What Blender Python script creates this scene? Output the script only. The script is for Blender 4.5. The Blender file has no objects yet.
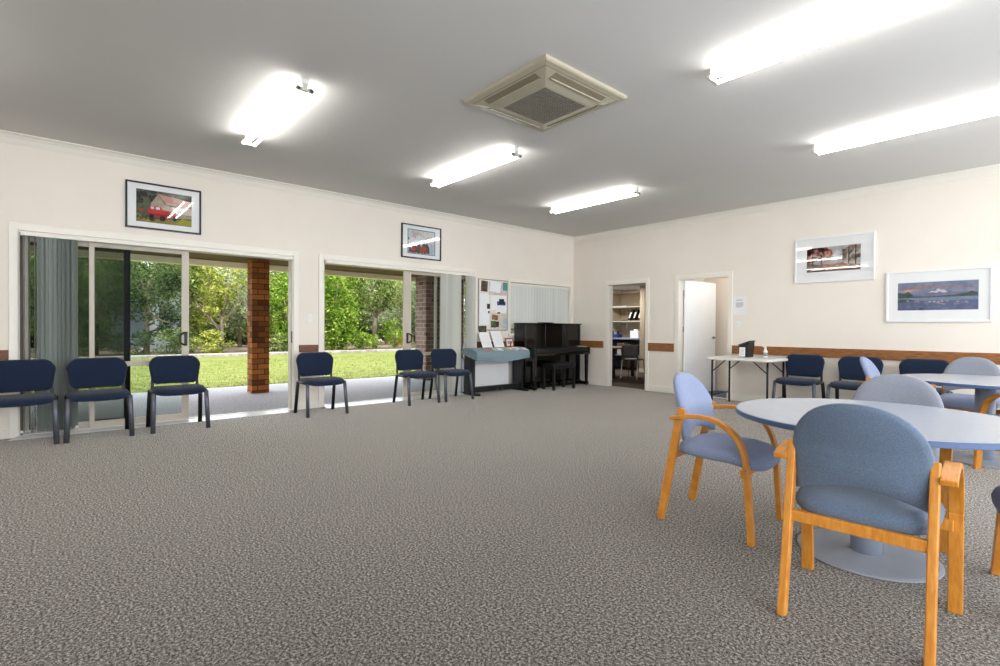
import bpy, math, random
from mathutils import Vector, Matrix
random.seed(7)
PI = math.pi
sc = bpy.context.scene
COL = sc.collection

# ------------------------------------------------------------------ materials
ALB = .84      # albedo scale, lets the exposure rise to lift the unscaled ceiling
def srgb(r, g, b):
    f = lambda c: (c/255/12.92) if c/255 <= .04045 else ((c/255+.055)/1.055)**2.4
    return (f(r)*ALB, f(g)*ALB, f(b)*ALB, 1)

def srgbw(r, g, b):
    return tuple(c/ALB*.98 for c in srgb(r, g, b)[:3])+(1,)

def mat(name, col, rough=.5, metal=0, spec=.5, var=0, vscale=8, bump=0, bscale=60, stretch=(1, 1, 1), col2=None, sheen=0, emit=0, coat=0, space='Object', detail=3):
    m = bpy.data.materials.new(name); m.use_nodes = True
    nt = m.node_tree; b = nt.nodes['Principled BSDF']
    b.inputs['Base Color'].default_value = col
    b.inputs['Roughness'].default_value = rough
    b.inputs['Metallic'].default_value = metal
    b.inputs['Specular IOR Level'].default_value = spec
    if sheen:
        b.inputs['Sheen Weight'].default_value = sheen
        b.inputs['Sheen Roughness'].default_value = .5
    if coat:
        b.inputs['Coat Weight'].default_value = coat; b.inputs['Coat Roughness'].default_value = .04
    if emit:
        b.inputs['Emission Color'].default_value = col; b.inputs['Emission Strength'].default_value = emit
    tc = nt.nodes.new('ShaderNodeTexCoord'); mp = nt.nodes.new('ShaderNodeMapping')
    mp.inputs['Scale'].default_value = stretch
    nt.links.new(tc.outputs[space], mp.inputs['Vector'])
    if var or col2:
        n = nt.nodes.new('ShaderNodeTexNoise'); n.inputs['Scale'].default_value = vscale; n.inputs['Detail'].default_value = detail
        nt.links.new(mp.outputs[0], n.inputs['Vector'])
        r = nt.nodes.new('ShaderNodeValToRGB')
        r.color_ramp.elements[0].position = .32; r.color_ramp.elements[1].position = .68
        c2 = col2 if col2 else tuple(min(1, c*(1+var)) for c in col[:3])+(1,)
        c1 = col if col2 else tuple(c*(1-var) for c in col[:3])+(1,)
        r.color_ramp.elements[0].color = c1; r.color_ramp.elements[1].color = c2
        nt.links.new(n.outputs[0], r.inputs[0]); nt.links.new(r.outputs[0], b.inputs['Base Color'])
    if bump:
        n2 = nt.nodes.new('ShaderNodeTexNoise'); n2.inputs['Scale'].default_value = bscale; n2.inputs['Detail'].default_value = 2
        nt.links.new(mp.outputs[0], n2.inputs['Vector'])
        bp = nt.nodes.new('ShaderNodeBump'); bp.inputs['Strength'].default_value = bump; bp.inputs['Distance'].default_value = .01
        nt.links.new(n2.outputs[0], bp.inputs['Height']); nt.links.new(bp.outputs[0], b.inputs['Normal'])
    return m

def mat_glass(name, tint, refl=1.45, rough=0.0):
    m = bpy.data.materials.new(name); m.use_nodes = True
    nt = m.node_tree; nt.nodes.clear()
    o = nt.nodes.new('ShaderNodeOutputMaterial'); mx = nt.nodes.new('ShaderNodeMixShader')
    t = nt.nodes.new('ShaderNodeBsdfTransparent'); t.inputs[0].default_value = tint
    g = nt.nodes.new('ShaderNodeBsdfGlossy'); g.inputs['Roughness'].default_value = rough
    lw = nt.nodes.new('ShaderNodeLayerWeight'); lw.inputs['Blend'].default_value = .5
    pw = nt.nodes.new('ShaderNodeMath'); pw.operation = 'POWER'; pw.inputs[1].default_value = 5
    f = nt.nodes.new('ShaderNodeMath'); f.operation = 'MULTIPLY_ADD'
    r0 = ((refl-1)/(refl+1))**2; f.inputs[1].default_value = 1-r0; f.inputs[2].default_value = r0
    nt.links.new(lw.outputs['Facing'], pw.inputs[0]); nt.links.new(pw.outputs[0], f.inputs[0])
    nt.links.new(f.outputs[0], mx.inputs[0]); nt.links.new(t.outputs[0], mx.inputs[1]); nt.links.new(g.outputs[0], mx.inputs[2])
    nt.links.new(mx.outputs[0], o.inputs[0])
    return m

def mat_leaf(name, c1, c2, c3, scale=1.2, trans=.35):
    m = bpy.data.materials.new(name); m.use_nodes = True
    nt = m.node_tree; nt.nodes.clear()
    o = nt.nodes.new('ShaderNodeOutputMaterial')
    d = nt.nodes.new('ShaderNodeBsdfDiffuse'); tr = nt.nodes.new('ShaderNodeBsdfTranslucent'); mx = nt.nodes.new('ShaderNodeMixShader')
    mx.inputs[0].default_value = trans
    geo = nt.nodes.new('ShaderNodeNewGeometry')
    n = nt.nodes.new('ShaderNodeTexNoise'); n.inputs['Scale'].default_value = scale; n.inputs['Detail'].default_value = 2
    nt.links.new(geo.outputs['Position'], n.inputs['Vector'])
    ad = nt.nodes.new('ShaderNodeMath'); ad.operation = 'MULTIPLY_ADD'; ad.inputs[1].default_value = .45; ad.inputs[2].default_value = -.22
    nt.links.new(geo.outputs['Random Per Island'], ad.inputs[0])
    a2 = nt.nodes.new('ShaderNodeMath'); a2.operation = 'ADD'
    nt.links.new(n.outputs[0], a2.inputs[0]); nt.links.new(ad.outputs[0], a2.inputs[1])
    r = nt.nodes.new('ShaderNodeValToRGB'); r.color_ramp.elements[0].position = .25; r.color_ramp.elements[1].position = .75
    r.color_ramp.elements[0].color = c1; r.color_ramp.elements[1].color = c3
    e = r.color_ramp.elements.new(.5); e.color = c2
    nt.links.new(a2.outputs[0], r.inputs[0])
    nt.links.new(r.outputs[0], d.inputs[0]); nt.links.new(r.outputs[0], tr.inputs[0])
    nt.links.new(d.outputs[0], mx.inputs[1]); nt.links.new(tr.outputs[0], mx.inputs[2]); nt.links.new(mx.outputs[0], o.inputs[0])
    return m

def mat_brick(name, c1, c2, mortar, along='xy'):
    m = bpy.data.materials.new(name); m.use_nodes = True
    nt = m.node_tree; b = nt.nodes['Principled BSDF']; b.inputs['Roughness'].default_value = .9; b.inputs['Specular IOR Level'].default_value = .2
    geo = nt.nodes.new('ShaderNodeTexCoord'); sp = nt.nodes.new('ShaderNodeSeparateXYZ'); nt.links.new(geo.outputs['Object'], sp.inputs[0])
    ad = nt.nodes.new('ShaderNodeMath'); ad.operation = 'ADD'
    nt.links.new(sp.outputs[0], ad.inputs[0]); nt.links.new(sp.outputs[1], ad.inputs[1])
    cb = nt.nodes.new('ShaderNodeCombineXYZ'); nt.links.new(ad.outputs[0], cb.inputs[0]); nt.links.new(sp.outputs[2], cb.inputs[1])
    br = nt.nodes.new('ShaderNodeTexBrick')
    br.inputs['Color1'].default_value = c1; br.inputs['Color2'].default_value = c2; br.inputs['Mortar'].default_value = mortar
    br.inputs['Scale'].default_value = 1; br.inputs['Brick Width'].default_value = .23; br.inputs['Row Height'].default_value = .096
    br.inputs['Mortar Size'].default_value = .006; br.inputs['Bias'].default_value = -.1
    nt.links.new(cb.outputs[0], br.inputs['Vector'])
    nt.links.new(br.outputs['Color'], b.inputs['Base Color'])
    bp = nt.nodes.new('ShaderNodeBump'); bp.inputs['Strength'].default_value = .6; bp.inputs['Distance'].default_value = .01; bp.invert = True
    nt.links.new(br.outputs['Fac'], bp.inputs['Height']); nt.links.new(bp.outputs[0], b.inputs['Normal'])
    return m

def mat_carpet(name, dark, mid, light):
    m = bpy.data.materials.new(name); m.use_nodes = True
    nt = m.node_tree; b = nt.nodes['Principled BSDF']; b.inputs['Roughness'].default_value = .95; b.inputs['Specular IOR Level'].default_value = .25
    b.inputs['Sheen Weight'].default_value = .52; b.inputs['Sheen Roughness'].default_value = .5
    tc = nt.nodes.new('ShaderNodeTexCoord')
    n = nt.nodes.new('ShaderNodeTexNoise'); n.inputs['Scale'].default_value = 90; n.inputs['Detail'].default_value = 4; n.inputs['Roughness'].default_value = .85
    n3 = nt.nodes.new('ShaderNodeTexNoise'); n3.inputs['Scale'].default_value = 1.1; n3.inputs['Detail'].default_value = 4
    nt.links.new(tc.outputs['Object'], n.inputs['Vector']); nt.links.new(tc.outputs['Object'], n3.inputs['Vector'])
    r = nt.nodes.new('ShaderNodeValToRGB')
    r.color_ramp.elements[0].position = .38; r.color_ramp.elements[0].color = dark
    r.color_ramp.elements[1].position = .62; r.color_ramp.elements[1].color = light
    e = r.color_ramp.elements.new(.5); e.color = mid
    nt.links.new(n.outputs[0], r.inputs[0])
    mx = nt.nodes.new('ShaderNodeMix'); mx.data_type = 'RGBA'; mx.blend_type = 'MULTIPLY'; mx.inputs[0].default_value = .3
    nt.links.new(r.outputs[0], mx.inputs[6]); nt.links.new(n3.outputs[0], mx.inputs[7]); nt.links.new(mx.outputs[2], b.inputs['Base Color'])
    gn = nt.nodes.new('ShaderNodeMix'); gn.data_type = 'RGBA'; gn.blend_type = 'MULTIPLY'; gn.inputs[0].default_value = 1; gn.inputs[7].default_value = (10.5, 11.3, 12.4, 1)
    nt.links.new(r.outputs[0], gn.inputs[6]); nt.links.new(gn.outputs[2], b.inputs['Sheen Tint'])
    return m

def mat_blind(name, col, trans=.35, alpha=0.0, low=.62):
    m = bpy.data.materials.new(name); m.use_nodes = True
    nt = m.node_tree; nt.nodes.clear()
    o = nt.nodes.new('ShaderNodeOutputMaterial')
    d = nt.nodes.new('ShaderNodeBsdfDiffuse'); tr = nt.nodes.new('ShaderNodeBsdfTranslucent')
    geo = nt.nodes.new('ShaderNodeNewGeometry'); rp = nt.nodes.new('ShaderNodeValToRGB')
    rp.color_ramp.elements[0].color = tuple(c*low for c in col[:3])+(1,); rp.color_ramp.elements[1].color = col
    nt.links.new(geo.outputs['Random Per Island'], rp.inputs[0]); nt.links.new(rp.outputs[0], d.inputs[0]); nt.links.new(rp.outputs[0], tr.inputs[0])
    mx = nt.nodes.new('ShaderNodeMixShader'); mx.inputs[0].default_value = trans
    nt.links.new(d.outputs[0], mx.inputs[1]); nt.links.new(tr.outputs[0], mx.inputs[2])
    last = mx
    if alpha:
        t = nt.nodes.new('ShaderNodeBsdfTransparent'); m2 = nt.nodes.new('ShaderNodeMixShader'); m2.inputs[0].default_value = alpha
        nt.links.new(mx.outputs[0], m2.inputs[1]); nt.links.new(t.outputs[0], m2.inputs[2]); last = m2
    nt.links.new(last.outputs[0], o.inputs[0])
    return m

def mat_emit(name, col, s):
    m = bpy.data.materials.new(name); m.use_nodes = True
    nt = m.node_tree; nt.nodes.clear()
    o = nt.nodes.new('ShaderNodeOutputMaterial'); e = nt.nodes.new('ShaderNodeEmission')
    e.inputs[0].default_value = col; e.inputs[1].default_value = s
    nt.links.new(e.outputs[0], o.inputs[0])
    return m

TUBE_STRENGTH = 10
M = dict(
    wall=mat('cream wall paint', srgbw(240, 232, 221), .8, spec=.2, var=.015, vscale=2, bump=.05, bscale=180),
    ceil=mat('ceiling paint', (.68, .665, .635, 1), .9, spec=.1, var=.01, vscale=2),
    trim=mat('white gloss trim', srgbw(241, 236, 226), .35, var=.01, vscale=3),
    carpet=mat_carpet('grey carpet', srgb(24, 21, 18), srgb(79, 73, 66), srgb(149, 140, 129)),
    oak=mat('stained timber rail', srgb(128, 76, 34), .45, col2=srgb(176, 118, 64), vscale=9, stretch=(1.2, 1.2, 14), bump=.05),
    oak2=mat('dark stained timber rail', srgb(98, 52, 24), .45, col2=srgb(134, 80, 42), vscale=9, stretch=(1.2, 1.2, 14), bump=.05),
    beech=mat('honey beech', srgb(210, 132, 42), .33, col2=srgb(232, 158, 64), vscale=14, stretch=(6, 1, 1), spec=.5),
    alu=mat('cream aluminium', srgb(214, 204, 186), .4, metal=.0, var=.02),
    alub=mat('bronze aluminium', srgb(104, 86, 66), .45, var=.05),
    sill=mat('silver sill', srgbw(244, 244, 246), .25, metal=0, var=.03),
    dark=mat('dark screen frame', srgb(16, 13, 11), .7, spec=.2, var=.05),
    black=mat('black plastic', srgb(24, 24, 26), .4, var=.1),
    glass=mat_glass('tinted door glass', (.80, .84, .83, 1), 1.1),
    mesh=mat_glass('insect screen', (.60, .61, .58, 1), 1.0, .4),
    pglass=mat_glass('picture glass', (.985, .99, .99, 1), 1.5),
    blindA=mat_blind('grey blue blind fabric', srgbw(176, 184, 178), .5),
    blindB=mat_blind('pale grey blind fabric', srgbw(224, 224, 216), .35, low=.75),
    blindC=mat_blind('off white blind fabric', srgbw(236, 238, 234), .25, low=.9),
    navy=mat('navy fabric', srgb(30, 44, 68), .95, spec=.2, var=.3, vscale=260, bump=.3, bscale=400, sheen=.15),
    gunmetal=mat('gunmetal steel', srgb(108, 112, 124), .42, metal=.55, var=.05),
    blackmetal=mat('black steel', srgb(30, 31, 34), .45, metal=.2, var=.08),
    blue=mat('lit blue fabric', srgb(150, 163, 196), .95, spec=.15, var=.2, vscale=240, bump=.35, bscale=380, sheen=.2),  # armchair cloth brightened for the chair back that catches the daylight
    blueshade=mat('shaded blue fabric', srgb(106, 122, 144), .95, spec=.15, var=.2, vscale=240, bump=.35, bscale=380, sheen=.2),  # same cloth darkened for the foreground chair back, turned from the light
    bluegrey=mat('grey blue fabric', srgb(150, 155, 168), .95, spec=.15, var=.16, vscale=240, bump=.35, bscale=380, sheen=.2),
    lam=mat('blue grey laminate', srgb(184, 191, 204), .22, var=.02, vscale=30, spec=.6),
    lamedge=mat('blue edging', srgb(74, 100, 144), .4, var=.03),
    colblue=mat('blue grey powder coat', srgb(168, 178, 196), .4, var=.03),
    basegrey=mat('grey powder coated plate', srgb(172, 178, 188), .45, var=.05, vscale=6, bump=.05),
    piano=mat('black polished lacquer', srgb(8, 8, 9), .1, spec=.45, var=.1, coat=.15),
    pianomat=mat('black satin', srgb(20, 20, 23), .38, var=.1),
    brass=mat('brass', srgb(200, 170, 100), .25, metal=1, var=.05),
    ivory=mat('ivory', srgb(232, 226, 208), .3, var=.02),
    teal=mat('teal cloth', srgb(138, 160, 170), .85, spec=.2, var=.08, vscale=40, bump=.2, bscale=200, sheen=.1),
    paper=mat('white paper', srgbw(240, 241, 243), .8, spec=.2, var=.01),
    papergrey=mat('grey printed text', srgb(168, 170, 178), .8, var=.05),
    pwood=mat('orange timber photo frame', srgb(166, 96, 52), .4, var=.12, vscale=30),
    white=mat('white plastic', srgbw(238, 238, 236), .35, var=.01),
    whitetop=mat('speckled white plastic', srgbw(232, 230, 224), .45, var=.02, vscale=60),
    frameblack=mat('black frame', srgb(26, 25, 26), .35, var=.05),
    framewhite=mat('white frame', srgbw(238, 238, 238), .35, var=.01),
    mount=mat('white mount card', srgbw(246, 246, 246), .85, var=.01),
    batten=mat('white enamel batten', srgb(238, 238, 234), .35, var=.01),
    holder=mat('white lampholder', srgb(206, 202, 192), .4, var=.02),
    tube=mat_emit('fluorescent tube', (1, .985, .95, 1), TUBE_STRENGTH),
    acpanel=mat('darkened cream plastic', srgbw(188, 180, 158), .45, var=.03),  # cream darkened to carry the shade of the downward face
    acgrille=mat('grey dusty grille', srgb(150, 144, 130), .8, var=.12, vscale=50),
    acslot=mat('dark vent slot', srgb(150, 140, 116), .6, var=.06),
    door=mat('white door paint', srgbw(246, 250, 255), .4, var=.01),
    chrome=mat('satin chrome', srgb(170, 170, 172), .25, metal=1, var=.03),
    vinyl=mat('blue vinyl floor', srgb(70, 82, 110), .5, var=.1),
    storecarpet=mat('brown carpet', srgb(84, 70, 60), .95, var=.2, vscale=90),
    aggregate=mat('exposed aggregate paving', srgb(150, 148, 152), .9, spec=.2, col2=srgb(206, 204, 208), vscale=48, detail=6, bump=.5, bscale=60),
    kerb=mat('grey stone kerb', srgb(126, 120, 110), .9, col2=srgb(176, 168, 156), vscale=7, bump=.5, bscale=20),
    mulch=mat('brown mulch', srgb(84, 70, 54), .95, col2=srgb(126, 110, 88), vscale=20, bump=.6, bscale=30),
    lawn=mat('mown lawn', srgb(88, 97, 42), .95, spec=.1, col2=srgb(122, 128, 72), vscale=9, detail=8, stretch=(1, .3, 1), bump=.5, bscale=30),
    grass=mat_leaf('grass blades', srgb(82, 92, 38), srgb(104, 113, 53), srgb(130, 136, 77), 2.0, .3),
    brick=mat_brick('brown brick', srgb(168, 104, 50), srgb(74, 40, 16), srgb(56, 38, 22)),
    brickpink=mat_brick('pink grey brick', srgb(186, 148, 136), srgb(128, 96, 90), srgb(214, 206, 198)),
    soffit=mat('brown soffit', srgb(84, 44, 16), .7, var=.08, vscale=3, stretch=(1, 6, 1)),
    fascia=mat('cream beam', srgbw(255, 246, 196), .5, var=.03),
    outbrick=mat('outer wall render', srgb(150, 120, 98), .9, var=.1),
    bark=mat('grey bark', srgb(112, 96, 78), .95, col2=srgb(160, 146, 124), vscale=14, stretch=(1, 1, .3), bump=.6, bscale=30),
    leafA=mat_leaf('bright broad leaves', srgb(60, 92, 24), srgb(116, 146, 50), srgb(176, 192, 96)),
    leafB=mat_leaf('mid green leaves', srgb(56, 76, 34), srgb(108, 126, 64), srgb(162, 174, 106)),
    leafC=mat_leaf('olive yellow leaves', srgb(86, 98, 34), srgb(140, 150, 62), srgb(196, 196, 106)),
    leafD=mat_leaf('grey green leaves', srgb(94, 110, 74), srgb(138, 152, 112), srgb(190, 198, 160)),
    leafE=mat_leaf('dark green leaves', srgb(38, 54, 28), srgb(74, 96, 52), srgb(126, 142, 86)),
    leafY=mat_leaf('yellow flowers and leaves', srgb(120, 130, 30), srgb(190, 170, 50), srgb(224, 196, 80)),
    shed=mat('white weatherboard', srgb(226, 230, 236), .6, var=.03),
    shedroof=mat('grey roof sheet', srgb(150, 160, 172), .5, var=.05),
    fence=mat('grey blue fence panel', srgb(140, 150, 164), .7, var=.1, vscale=5, stretch=(1, 6, 1)),
    binder=mat('black binder', srgb(26, 26, 30), .5, var=.1),
    bluebox=mat('blue storage box', srgb(34, 58, 120), .5, var=.1),
    shelf=mat('pale shelf board', srgb(222, 214, 200), .5, var=.02),
    deskblue=mat('blue grey bench laminate', srgb(150, 164, 190), .4, var=.03),
    tablebrown=mat('brown table top', srgb(140, 88, 46), .4, var=.1, stretch=(1, 6, 1)),
    greyplastic=mat('grey chair plastic', srgb(112, 112, 116), .5, var=.04),
    storewall=mat('tan wall paint', srgb(206, 190, 164), .85, var=.015),
    cork=mat('pale pinboard', srgbw(228, 223, 214), .9, var=.04, vscale=60),
    carblue=mat('dark blue car paint', srgb(28, 36, 58), .2, coat=.8, var=.03),
)

def flat(r, g, b, var=.08, vs=20, rough=.7):
    return mat('ink %d %d %d' % (r, g, b), srgb(r, g, b), rough, var=var, vscale=vs, spec=.2)

# ------------------------------------------------------------------ mesh building
class MB:
    def __init__(s): s.v = []; s.f = []; s.mi = []; s.cur = 0
    def add(s, vs, fs):
        o = len(s.v); s.v += [tuple(v) for v in vs]; s.f += [tuple(i+o for i in f) for f in fs]; s.mi += [s.cur]*len(fs); return s
    def box(s, x0, x1, y0, y1, z0, z1, m=None):
        vs = [(x, y, z) for z in (z0, z1) for x, y in ((x0, y0), (x1, y0), (x1, y1), (x0, y1))]
        if m: vs = [m @ Vector(v) for v in vs]
        return s.add(vs, [(3, 2, 1, 0), (4, 5, 6, 7), (0, 1, 5, 4), (1, 2, 6, 5), (2, 3, 7, 6), (3, 0, 4, 7)])
    def quad(s, a, b, c, d): return s.add([a, b, c, d], [(0, 1, 2, 3)])
    def poly(s, pts): return s.add(pts, [tuple(range(len(pts)))])
    def prism(s, pts, vec):
        n = len(pts); a = [Vector(p) for p in pts]; b = [p+Vector(vec) for p in a]
        return s.add(a+b, [tuple(range(n-1, -1, -1)), tuple(range(n, 2*n))]+[(i, (i+1) % n, n+(i+1) % n, n+i) for i in range(n)])
    def tube(s, path, r, n=10, ry=None, up=None):
        path = [Vector(p) for p in path]; rings = []
        rr = r if isinstance(r, (list, tuple)) else [r]*len(path)
        pu = None
        for i, p in enumerate(path):
            t = (path[min(i+1, len(path)-1)]-path[max(i-1, 0)]).normalized()
            u = Vector(up) if up else (pu if pu else (Vector((0, 0, 1)) if abs(t.z) < .9 else Vector((1, 0, 0))))
            a = t.cross(u)
            if a.length < 1e-5: a = t.cross(Vector((0, 1, 0)))
            a.normalize(); b2 = a.cross(t).normalized(); pu = b2
            k = rr[i]; ky = (ry/r*k if ry else k) if not isinstance(r, (list, tuple)) else k
            rings.append([p+a*k*math.cos(2*PI*j/n)+b2*ky*math.sin(2*PI*j/n) for j in range(n)])
        vs = [v for ring in rings for v in ring]; fs = []
        for i in range(len(path)-1):
            for j in range(n):
                fs.append((i*n+j, i*n+(j+1) % n, (i+1)*n+(j+1) % n, (i+1)*n+j))
        fs.append(tuple(range(n-1, -1, -1))); k = (len(path)-1)*n; fs.append(tuple(range(k, k+n)))
        return s.add(vs, fs)
    def strip(s, path, w, t, wdir=(1, 0, 0)):
        """rectangular section swept along a path; w along wdir, t across"""
        path = [Vector(p) for p in path]; W = Vector(wdir); vs = []
        for i, p in enumerate(path):
            tg = (path[min(i+1, len(path)-1)]-path[max(i-1, 0)]).normalized(); nn = tg.cross(W).normalized()
            vs += [p-W*w/2-nn*t/2, p+W*w/2-nn*t/2, p+W*w/2+nn*t/2, p-W*w/2+nn*t/2]
        fs = []
        for i in range(len(path)-1):
            for j in range(4): fs.append((i*4+j, i*4+(j+1) % 4, (i+1)*4+(j+1) % 4, (i+1)*4+j))
        fs.append((3, 2, 1, 0)); k = 4*(len(path)-1); fs.append((k, k+1, k+2, k+3))
        return s.add(vs, fs)
    def lathe(s, prof, n=48, c=(0, 0, 0)):
        vs = []; fs = []
        for r, z in prof: vs += [(c[0]+r*math.cos(2*PI*j/n), c[1]+r*math.sin(2*PI*j/n), c[2]+z) for j in range(n)]
        for i in range(len(prof)-1):
            for j in range(n): fs.append((i*n+j, i*n+(j+1) % n, (i+1)*n+(j+1) % n, (i+1)*n+j))
        fs.append(tuple(range(n-1, -1, -1))); k = (len(prof)-1)*n; fs.append(tuple(range(k, k+n)))
        return s.add(vs, fs)
    def pillow(s, outline, prof, fn, cen):
        """outline: list of (u,v); prof: list of (scale, t); fn(u,v,t)->xyz"""
        n = len(outline); vs = []; fs = []
        for sc_, t in prof:
            for u, v in outline: vs.append(fn(cen[0]+(u-cen[0])*sc_, cen[1]+(v-cen[1])*sc_, t))
        m = len(prof)
        for i in range(m-1):
            for j in range(n): fs.append((i*n+j, i*n+(j+1) % n, (i+1)*n+(j+1) % n, (i+1)*n+j))
        vs.append(fn(cen[0], cen[1], prof[0][1])); vs.append(fn(cen[0], cen[1], prof[-1][1]))
        for j in range(n):
            fs.append((m*n, (j+1) % n, j)); fs.append((m*n+1, (m-1)*n+j, (m-1)*n+(j+1) % n))
        return s.add(vs, fs)
    def build(s, name, m, parent=None, bevel=0, smooth=False, seg=2, loc=None):
        me = bpy.data.meshes.new(name); me.from_pydata([tuple(v) for v in s.v], [], s.f)
        ms = m if isinstance(m, (list, tuple)) else [m]
        for x in ms: me.materials.append(M[x] if isinstance(x, str) else x)
        if len(ms) > 1:
            for p, i in zip(me.polygons, s.mi): p.material_index = i
        if smooth:
            for p in me.polygons: p.use_smooth = True
        me.update()
        o = bpy.data.objects.new(name, me); COL.objects.link(o)
        if parent is not None: o.parent = parent
        if loc: o.location = loc
        if bevel:
            b = o.modifiers.new('bevel', 'BEVEL'); b.width = bevel; b.segments = seg; b.limit_method = 'ANGLE'; b.angle_limit = .7
            if not smooth:
                for p in me.polygons: p.use_smooth = True
                w = o.modifiers.new('wn', 'WEIGHTED_NORMAL'); w.keep_sharp = False
        return o

def B(*a): return MB().box(*a)

def tag(o, label, cat, group=None, kind=None):
    o['label'] = label; o['category'] = cat
    if group: o['group'] = group
    if kind: o['kind'] = kind
    return o

def thing(name, label, cat, loc=(0, 0, 0), rz=0, group=None, kind=None):
    o = bpy.data.objects.new(name, None); COL.objects.link(o)
    o.empty_display_size = .1
    o.location = loc; o.rotation_euler = (0, 0, rz)
    return tag(o, label, cat, group, kind)

def dup(root, loc, rz, label, group=None, mats=None):
    def cp(o, par):
        c = o.copy(); COL.objects.link(c)
        if par is not None: c.parent = par
        if mats and o.type == 'MESH' and o.name.split('.')[0] in mats:
            c.data = o.data.copy(); c.data.materials[0] = M[mats[o.name.split('.')[0]]]
        for ch in [x for x in o.children]: cp(ch, c)
        return c
    r = cp(root, None); r.location = loc; r.rotation_euler = (0, 0, rz); r['label'] = label
    if group: r['group'] = group
    return r

def struct(name, mb, m, label, cat, parent=None, **k):
    o = mb.build(name, m, parent, **k)
    if parent is None: tag(o, label, cat, kind='structure')
    return o

def superell(a, b, n=40, e=2.5, cx=0, cy=0):
    o = []
    for i in range(n):
        t = 2*PI*i/n; c, s_ = math.cos(t), math.sin(t)
        o.append((cx+a*math.copysign(abs(c)**(2/e), c), cy+b*math.copysign(abs(s_)**(2/e), s_)))
    return o

# ------------------------------------------------------------------ room shell
H = 3.09; XR = 9.2; YF = -11.5
struct('floor', B(-.14, XR, YF, .13, -.12, 0), 'carpet', 'dark grey flecked carpet covering the hall floor', 'floor')
struct('ceiling', B(-.14, XR, YF, .13, H, H+.1), 'ceil', 'flat painted ceiling over the hall', 'ceiling')
SA0, SA1, SB0, SB1, HD = -8.60, -5.85, -5.43, -2.70, 2.125
WC0, WC1, WZ0, WZ1 = -1.82, -.10, 1.05, 2.03
w = MB()
for y0, y1, z0, z1 in ((YF, SA0, -.12, H), (SA0, SA1, HD, H), (SA1, SB0, -.12, H), (SB0, SB1, HD, H), (SB1, WC0, -.12, H), (WC0, WC1, -.12, WZ0), (WC0, WC1, WZ1, H), (WC1, .13, -.12, H)):
    w.box(-.14, 0, y0, y1, z0, z1)
struct('wall_left', w, 'wall', 'cream wall holding the two sliding doors and the blind covered window', 'wall')
D1a, D1b, D2a, D2b, DH = .93, 1.785, 2.455, 3.335, 2.04
w = MB()
for x0, x1, z0, z1 in ((0, D1a, -.1, H), (D1a, D1b, DH, H), (D1b, D2a, -.1, H), (D2a, D2b, DH, H), (D2b, XR, -.1, H)):
    w.box(x0, x1, 0, .12, z0, z1)
struct('wall_back', w, 'wall', 'cream wall with two doorways and two white framed pictures', 'wall')

struct('wall_front', B(-.14, XR, YF-.1, YF, 0, H), 'wall', 'cream wall closing the hall behind the viewpoint', 'wall')
# cornices (cove section) and baseboards
def cove(p0, p1, inward):
    m = MB(); a, b = Vector(p0), Vector(p1); i = Vector(inward)
    sec = [(0, 0), (0, -.098), (.008, -.098), (.014, -.085), (.03, -.05), (.055, -.022), (.078, -.012), (.086, -.008), (.086, 0)]
    m.prism([a+i*u+Vector((0, 0, v)) for u, v in sec], b-a); return m
struct('trim_1', cove((0.001, YF, H), (0.001, 0, H), (1, 0, 0)), 'trim', 'white cove cornice along the wall with the sliding doors', 'cornice')
struct('trim_2', cove((XR, -.001, H), (0, -.001, H), (0, -1, 0)), 'trim', 'white cove cornice along the wall with the doorways', 'cornice')
bb = MB()
for y0, y1 in ((YF, SA0-.07), (SA1+.07, SB0-.07), (SB1+.07, 0)): bb.box(0, .014, y0, y1, 0, .1)
struct('baseboard_left', bb, 'trim', 'white baseboard under the sliding door wall', 'baseboard', bevel=.004)
bb = MB()
for x0, x1 in ((0, D1a-.07), (D1b+.07, D2a-.07), (D2b+.07, XR)): bb.box(x0, x1, -.014, 0, 0, .115)
struct('baseboard_back', bb, 'trim', 'white baseboard under the doorway wall', 'baseboard', bevel=.004)
# timber chair rails
for nm, bx, lab, mt in (
    ('trim_3', (0, .02, YF, SA0-.07, .80, .90), 'timber wall rail beside the wider left sliding door, at the left edge', 'oak2'),
    ('trim_4', (0, .02, SA1+.075, SB0-.075, .80, .90), 'short timber wall rail block between the two sliding doors', 'oak2'),
    ('trim_5', (0, .02, SB1+.07, 0, .78, .905), 'timber wall rail behind the pianos', 'oak2'),
    ('trim_6', (0, D1a-.12, -.02, 0, .765, .905), 'timber wall rail between the piano and the storeroom doorway', 'oak'),
    ('trim_7', (D1b+.06, D2a-.09, -.02, 0, .75, .898), 'short timber wall rail between the two doorways', 'oak'),
    ('trim_8', (D2b+.072, XR, -.02, 0, .765, .897), 'long timber wall rail behind the folding table and the navy chairs', 'oak')):
    struct(nm, B(*bx), mt, lab, 'wall rail', bevel=.003)

# ------------------------------------------------------------------ sliding doors
def architrave(par, y0, y1, z1, name='architrave', wd=.07):
    m = MB(); m.box(0, .018, y0-wd, y0, 0, z1+wd).box(0, .018, y1, y1+wd, 0, z1+wd).box(0, .018, y0, y1, z1, z1+wd)
    m.box(-.1, 0, y0-.001, y0+.012, 0, z1).box(-.1, 0, y1-.012, y1+.001, 0, z1).box(-.1, 0, y0, y1, z1-.012, z1+.001)
    return m.build(name, 'trim', par, bevel=.003)

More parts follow.
